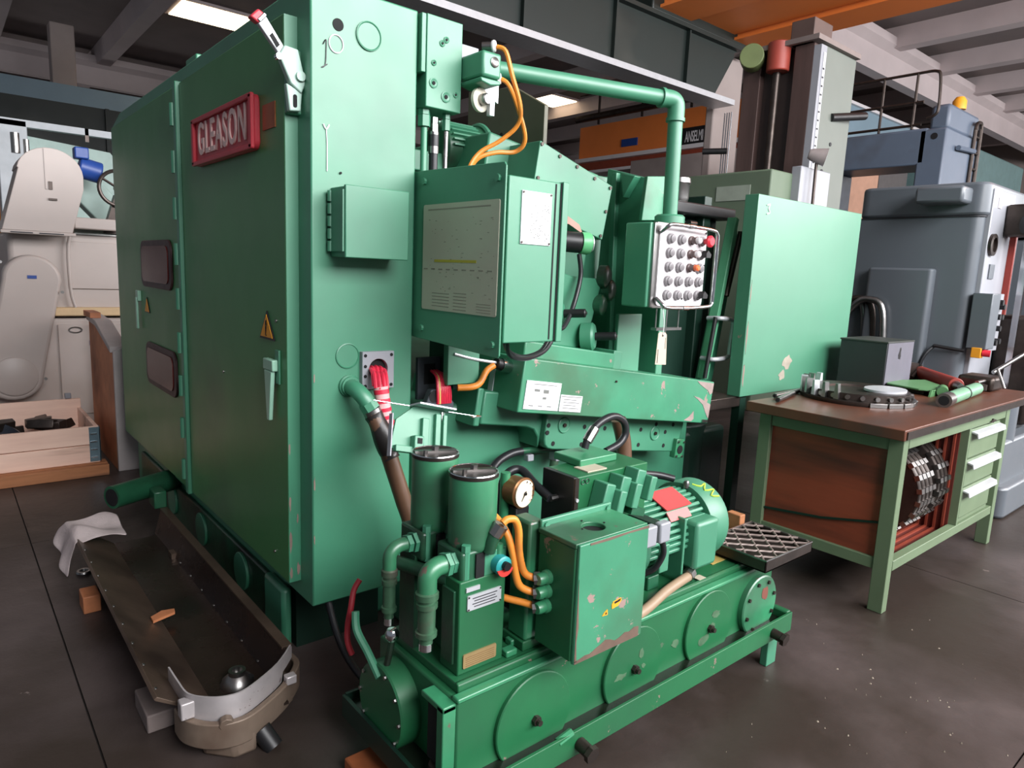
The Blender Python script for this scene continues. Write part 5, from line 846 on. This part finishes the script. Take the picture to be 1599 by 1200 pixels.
part('cap_plate', MB().prism([(cx+.05+.13*math.cos(math.radians(a)), cy-.13+.1*math.sin(math.radians(a))) for a in range(0, 360, 20)], 'z', Z+.06, Z+.072), ALU, t)
t = thing('steel_bar', 'upper of two steel bars at the left bench corner', 'bar', (3.7, 1.88, Z)); part('bar', MB().cyl((3.42, 1.868, Z+.014), (3.72, 1.892, Z+.014), .013, n=12), STEEL, t); part('bar_end', MB().cyl((3.415, 1.8676, Z+.014), (3.42, 1.868, Z+.014), .009, n=12), HOLE, t)
t = thing('steel_bar', 'lower of two steel bars at the left bench corner', 'bar', (3.5, 1.8, Z)); part('bar', MB().cyl((3.31, 1.79, Z+.015), (3.60, 1.86, Z+.015), .014, n=12), STEEL, t); part('bar_end', MB().cyl((3.305, 1.7888, Z+.015), (3.31, 1.79, Z+.015), .01, n=12), HOLE, t)
t = thing('green_cylinder', 'green tube cylinder with a steel end lying on the bench', 'cylinder', (4.5, 1.3, Z))
a0, a1 = Vector((4.05, 1.265, Z+.036)), Vector((4.78, 1.33, Z+.036)); d_ = (a1-a0)
mg = mat('cylinder_mint', (124, 172, 140), .35, .2)
part('barrel', MB().cyl(a0+d_*.12, a1, .036, n=22), mg, t); part('end_collar', MB().cyl(a0, a0+d_*.14, .039, n=22), STEEL, t); part('bore', MB().cyl(a0-d_*.002, a0+d_*.005, .026, n=18), HOLE, t); part('clamp_band', MB().cyl(a0+d_*.58, a0+d_*.60, .039, n=22), BLACK, t); part('rod', MB().cyl(a1, a1+d_*.18, .014, n=12), STEEL, t); part('rod_eye', MB().lathe(a1+d_*.18+Vector((0, 0, -.02)), (0, 0, 1), [(.03, 0), (.03, .035), (.015, .035)], 16), STEELD, t)
t = thing('red_cylinder', 'dull red round bar lying behind the green bracket', 'cylinder', (5.0, 1.65, Z)); part('barrel', MB().cyl((5.2, 1.80, Z+.045), (4.72, 1.42, Z+.045), .045, n=22), mat('dull_red', (142, 50, 40), .45, 0, .1, 4), t, bev=.004); part('tip', MB().cyl((4.72, 1.42, Z+.045), (4.66, 1.375, Z+.045), .03, .02, n=16), STEEL, t)
t = thing('green_bracket', 'flat folded green bracket lying beside the steel box', 'bracket', (4.5, 1.56, Z)); gb = mat('bracket_green', (84, 128, 84), .45)
part('plate', MB().prism([(4.42, 1.70), (4.60, 1.75), (4.86, 1.64), (4.62, 1.44), (4.40, 1.43), (4.36, 1.50)], 'z', Z+.03, Z+.04), gb, t, bev=.002); part('flange', MB().prism([(4.36, Z), (4.62, Z), (4.60, Z+.04), (4.38, Z+.04)], 'y', 1.435, 1.445), gb, t); part('knuckle', MB().cyl((4.44, 1.40, Z+.03), (4.56, 1.44, Z+.03), .03, n=14), gb, t); part('packing', MB().box(4.45, 4.7, 1.5, 1.68, Z, Z+.03), STEELD, t)
t = thing('angle_fitting', 'brown triangular steel fitting behind the red bar', 'fitting', (5.15, 1.78, Z)); part('frame', MB().prism([(4.98, Z), (5.25, Z), (5.18, Z+.11), (5.0, Z+.13)], 'y', 1.80, 1.84), STEELD, t, bev=.004); part('strut', MB().cyl((5.05, 1.79, Z+.02), (5.2, 1.79, Z+.09), .012, n=8), STEELD, t)
t = thing('bench_vise', 'dark bench vise clutter at the far right of the bench', 'vise', (5.08, 1.35, Z)); part('body', MB().box(4.98, 5.2, 1.30, 1.5, Z, Z+.09), STEELD, t, bev=.02); part('screw', MB().cyl((4.88, 1.36, Z+.06), (5.1, 1.34, Z+.07), .013, n=10), STEEL, t); part('handle', MB().cyl((5.02, 1.25, Z+.03), (5.06, 1.31, Z+.14), .008, n=8), STEEL, t)

# ---------------------------------------------------------------- grey machine behind the bench
t = thing('grey_machine', 'grey rounded machine tool column with light front and controls', 'machine', (6.0, 2.2, 0))
b_ = part('column', MB().prism(rrect(5.45, 6.35, 1.63, 2.75, .07), 'z', .0, 2.02), GREYM, t, bev=.01); part('upper_housing', MB().prism(rrect(5.43, 6.37, 1.61, 2.45, .08), 'z', 2.02, 2.24), GREYM, t, bev=.02); part('seam', MB().prism(rrect(5.442, 6.36, 1.622, 2.74, .07), 'z', 2.012, 2.02), INKD, t)
part('top_box', MB().box(5.25, 5.44, 1.70, 2.0, 2.09, 2.20), GREYM, t, bev=.02); part('side_door', MB().prism(rrect(5.36, 5.46, 1.86, 2.30, .03), 'z', .80, 1.655), GREYM, t, bev=.015)
part('base', MB().prism(rrect(5.40, 6.8, 1.30, 2.8, .06), 'z', 0, .52), GREYM, t, bev=.02); part('base_step', MB().prism(rrect(5.38, 6.8, 1.24, 2.8, .06), 'z', 0, .22), GREYM, t, bev=.02)
fp = part('front_panel', MB().box(5.52, 5.98, 1.600, 1.635, .80, 2.2), GREYL, t, bev=.006); part('round_port', MB().lathe((5.60, 1.60, 1.83), (0, -1, 0), [(.075, 0), (.075, .02), (.05, .024), (.05, .004)], 26), STEELD, fp); part('display', MB().box(5.62, 5.72, 1.592, 1.60, 1.60, 1.70), GREYM, fp); part('label', MB().box(5.62, 5.68, 1.594, 1.60, 2.08, 2.15), WHITE, fp)
cb = part('switch_box', MB().box(5.45, 5.62, 1.50, 1.62, 1.12, 1.50), GREYM, t, bev=.006); part('switch_face', MB().box(5.62, 5.80, 1.53, 1.62, 1.10, 1.50), GREYL, t, bev=.004)
for k, (x, z) in enumerate(((5.68, 1.44), (5.73, 1.41), (5.66, 1.34), (5.72, 1.34), (5.70, 1.26), (5.66, 1.16), (5.73, 1.17))): part('control_knob', MB().cyl((x, 1.53, z), (x, 1.495, z), .02, n=12), BLACK, t)
es = part('emergency_stop', MB().box(5.44, 5.50, 1.52, 1.58, 1.06, 1.13), YEL, t, bev=.004); part('stop_button', MB().cyl((5.47, 1.52, 1.095), (5.48, 1.475, 1.095), .024, n=14), mat('stop_red', (206, 44, 60), .35), es); part('stop_arm', MB().cyl((5.44, 1.62, 1.10), (5.40, 1.80, 1.12), .012, n=10), BLACK, es)
part('cable', MB().tube([(5.42, 1.80, 1.12), (5.38, 1.84, 1.05), (5.36, 1.86, .95), (5.36, 1.86, .80)], .012, 8), RUB, t)
sp = part('spindle_arm', MB().box(5.80, 5.95, 1.38, 1.60, 1.9, 2.12), STEELD, t, bev=.02); part('spindle_wheel', MB().cyl((5.75, 1.45, 1.98), (5.82, 1.40, 1.98), .07, n=18), BLACK, sp); part('spindle_lever', MB().cyl((5.8, 1.42, 2.0), (5.72, 1.36, 1.80), .02, n=10), BLACK, sp); part('red_rail', MB().box(5.98, 6.01, 1.56, 1.60, 1.35, 1.95), mat('dull_red', (142, 50, 40), .45), sp)
part('guide_rail', MB().box(6.02, 6.06, 1.48, 1.52, .7, 2.05), CHROME, t); part('guide_rail', MB().box(6.12, 6.15, 1.42, 1.45, .8, 2.0), CHROME, t); part('slide_block', MB().box(6.05, 6.3, 1.35, 1.62, .55, 1.35), STEELD, t, bev=.03); part('slide_block', MB().box(5.95, 6.25, 1.40, 1.62, .50, .78), BLACK, t, bev=.03); part('feed_shaft', MB().cyl((5.7, 1.5, .95), (6.1, 1.35, 1.15), .014, n=10), STEEL, t)
part('front_drum', MB().cyl((5.62, 1.42, .0), (5.62, 1.42, .80), .12, n=24), GREYM, t, bev=.01)
for k in range(3): part('flexible_hose', MB().tube([(5.45-.05*k, 2.62-.09*k, .9), (5.42-.05*k, 2.60-.09*k, 1.22), (5.42-.05*k, 2.52-.09*k, 1.38), (5.42-.05*k, 2.42-.09*k, 1.42), (5.42-.05*k, 2.32-.09*k, 1.34), (5.43-.05*k, 2.28-.09*k, .9)], .025, 10), STEEL if k != 1 else STEELD, t)
t = thing('grey_machine', 'second grey machine cropped by the right edge of the photo', 'machine', (7.8, 1.9, 0))
part('column', MB().prism(rrect(7.05, 8.6, 1.50, 2.6, .06), 'z', 0, 1.95), GREYM, t, bev=.02); part('arm', MB().box(6.9, 7.1, 1.45, 1.9, 1.1, 1.95), GREYM, t, bev=.05); part('rail', MB().box(6.98, 7.02, 1.40, 1.44, .6, 2.0), CHROME, t); part('bright_panel', MB().box(7.15, 8.4, 1.47, 1.51, .5, 1.6), BLUEC, t); part('top_tray', MB().box(6.9, 8.5, 1.4, 2.6, 1.97, 2.02), STEEL, t)

# ---------------------------------------------------------------- boring mill
t = thing('boring_mill', 'tall boring mill column with brown slideways and pale green side', 'machine', (8.9, 5.0, 0))
part('column_side', MB().box(8.52, 9.42, 4.50, 5.55, 0, 4.42), PALEG, t, bev=.02); part('slideway', MB().box(8.40, 8.53, 4.55, 4.80, .8, 4.42), WAYS, t, bev=.008); part('slideway', MB().box(8.40, 8.53, 5.25, 5.50, .8, 4.42), WAYS, t, bev=.008); part('slideway_back', MB().box(8.50, 8.53, 4.8, 5.25, .8, 4.42), mat('dark_slideway', (62, 52, 50), .5), t)
part('edge_strip', MB().box(8.40, 8.54, 4.46, 4.55, .8, 4.38), GREYL, t); sc_ = part('scale', MB().box(8.46, 8.52, 4.452, 4.462, .8, 4.3), ALU, t)
for k in range(18): part('scale_mark', MB().box(8.465, 8.50, 4.448, 4.453, 2.4+.1*k, 2.42+.1*k), INKD, sc_)
part('lead_screw', MB().cyl((8.42, 5.03, .9), (8.42, 5.03, 4.15), .05, n=16), STEELD, t); part('screw_cap', MB().cyl((8.38, 5.0, 4.15), (8.38, 5.0, 4.50), .14, n=22), mat('cap_red', (150, 62, 50), .5), t, bev=.015); part('top_motor', MB().cyl((8.36, 5.35, 4.35), (8.16, 5.25, 4.35), .15, n=22), mat('cap_olive', (100, 112, 70), .5), t, bev=.01); part('top_frame', MB().box(8.35, 8.8, 4.55, 4.85, 4.42, 4.70), mat('brown_frame', (84, 66, 60), .6), t, bev=.01); part('top_plate', MB().box(8.3, 9.42, 4.45, 5.6, 4.42, 4.48), mat('dull_top_plate', (118, 106, 102), .6), t)
for k in range(4): part('slide_rod', MB().cyl((8.36, 5.60+.035*k, 2.3), (8.36, 5.60+.035*k, 3.75), .008, n=8), CHROME, t)
part('bar', MB().cyl((8.36, 5.62, 3.25), (8.2, 5.9, 3.25), .04, n=12), BLACK, t); part('bar', MB().cyl((8.9, 4.50, 3.62), (9.5, 4.35, 3.72), .05, n=12), BLACK, t)
rep('side_hole', MB().cyl((0, 0, 0), (0, -.01, 0), .025, n=10), INKD, t, [(8.95, 4.50, 3.3), (8.80, 4.50, 2.95), (8.85, 4.50, 2.75)])
hdm = part('head_slide', MB().box(7.3, 8.40, 4.30, 5.8, 0, 2.78), OLIVE, t, bev=.02); part('head_plate', MB().box(7.29, 7.302, 4.55, 5.0, 2.45, 2.62), mat('pale_olive', (150, 160, 146), .5), hdm); part('front_post', MB().box(7.75, 8.45, 4.20, 4.32, .5, 2.86), GREYL, t, bev=.01)
ld = part('work_lamp', MB().lathe((7.98, 4.10, 2.98), (.5, -.75, -.2), [(.05, -.14), (.07, -.1), (.10, .04), (.105, .05), (.09, .05)], 22), mat('lamp_grey', (150, 140, 138), .45), t); part('lamp_glass', MB().lathe((7.98, 4.10, 2.98), (.5, -.75, -.2), [(.09, .045), (.088, .052)], 22), WHITE, ld); part('lamp_stem', MB().cyl((7.96, 4.14, 2.93), (7.98, 4.14, 2.2), .018, n=10), STEELD, ld)
# gantry with railing
t = thing('gantry_machine', 'blue-grey gantry machine with a walkway railing and ladder', 'machine', (12.6, 5.3, 0))
part('cross_beam', MB().box(12.0, 12.8, 4.5, 7.2, 3.45, 4.0), BLUEG, t, bev=.03); part('column', MB().box(12.0, 13.45, 4.23, 4.62, 0, 3.98), BLUEG, t, bev=.03); part('column_head', MB().box(12.15, 13.45, 4.27, 4.55, 3.98, 4.36), BLUEG, t, bev=.05); part('left_column', MB().box(12.0, 12.8, 5.95, 7.2, 0, 3.46), mat('dark_blue_grey', (66, 74, 86), .5), t, bev=.03); part('beacon', MB().lathe((12.7, 4.35, 4.36), (0, 0, 1), [(.10, 0), (.10, .13), (.06, .19)], 16), YEL, t)
def rail(a, b, r=.022): return MB().cyl(a, b, r, n=8)
for z in (4.06, 4.40, 4.84): part('railing_bar', rail((12.02, 4.62, z), (12.02, 6.9, z)), STEELD, t)
for y in (4.75, 5.25, 5.8, 6.4): part('railing_post', rail((12.02, y, 4.0), (12.02, y, 4.84)), STEELD, t)
part('railing_hoop', MB().tube([(12.02, 4.7, 4.84), (12.02, 4.50, 4.83), (12.02, 4.43, 4.74), (12.02, 4.40, 4.30), (12.02, 4.44, 4.18), (12.02, 4.55, 4.14)], .022, 8), STEELD, t)
part('ladder_stile', rail((13.1, 4.20, 2.9), (13.1, 4.20, 4.1), .03), STEELD, t); part('ladder_stile', rail((13.35, 4.20, 2.9), (13.35, 4.20, 4.15), .03), STEELD, t); part('ladder_top', MB().tube([(13.1, 4.20, 4.1), (13.14, 4.2, 4.2), (13.3, 4.2, 4.23), (13.35, 4.2, 4.15)], .03, 8), STEELD, t)
for z in (3.0, 3.25, 3.5, 3.75, 4.0): part('ladder_rung', rail((13.1, 4.20, z), (13.35, 4.20, z), .018), STEELD, t)
part('bracket_pipe', rail((12.4, 4.18, 3.72), (13.1, 4.18, 3.76), .04), BLUEG, t); part('bolt_hole', MB().cyl((11.995, 4.4, 3.86), (12.01, 4.4, 3.86), .05, n=12), BLACK, t)
# distant steel and boards beyond
t = thing('runway_girder', 'pale teal girder with a white upper edge behind the walkway railing', 'girder', (26, 9.9, 0))
part('web', MB().box(17.5, 36, 9.7, 10.0, 5.5, 6.6), BLUEC, t); part('upper_edge', MB().box(17.5, 36, 9.6, 10.1, 6.6, 6.68), WHITE, t); part('post', MB().box(30, 30.5, 9.7, 10.1, 0, 5.5), CONC, t); part('post', MB().box(18, 18.5, 9.7, 10.1, 0, 5.5), CONC, t)
solo('brown_shutter', MB().box(14.6, 17.0, 7.3, 7.4, 0, 4.1), mat('brown_board', (170, 130, 108), .7), 'brown roller shutter board behind the gantry', 'shutter', bev=.01)
solo('dark_cabinet', MB().box(17.05, 18.6, 7.3, 8.0, 0, 4.5), mat('far_dark_grey', (70, 66, 66), .6), 'dark tall cabinet beside the brown shutter board', 'cabinet', bev=.02)
solo('teal_cabinet', MB().box(19.5, 25, 6.6, 8.0, 0, 5.2), mat('far_teal', (84, 112, 112), .6), 'teal machine housing beyond the grey machine', 'machine', bev=.05)
solo('pale_tower', MB().box(12.6, 13.1, 13.0, 13.4, 0, 3.4), mat('pale_grey_steel', (176, 182, 186), .5), 'pale grey post under the lettered orange crane', 'post', bev=.02)
solo('low_wall', MB().box(16.0, 16.3, 9.2, 14.0, 0, 4.9), CONC, 'low block wall under the lettered orange crane', 'wall', bev=.01)
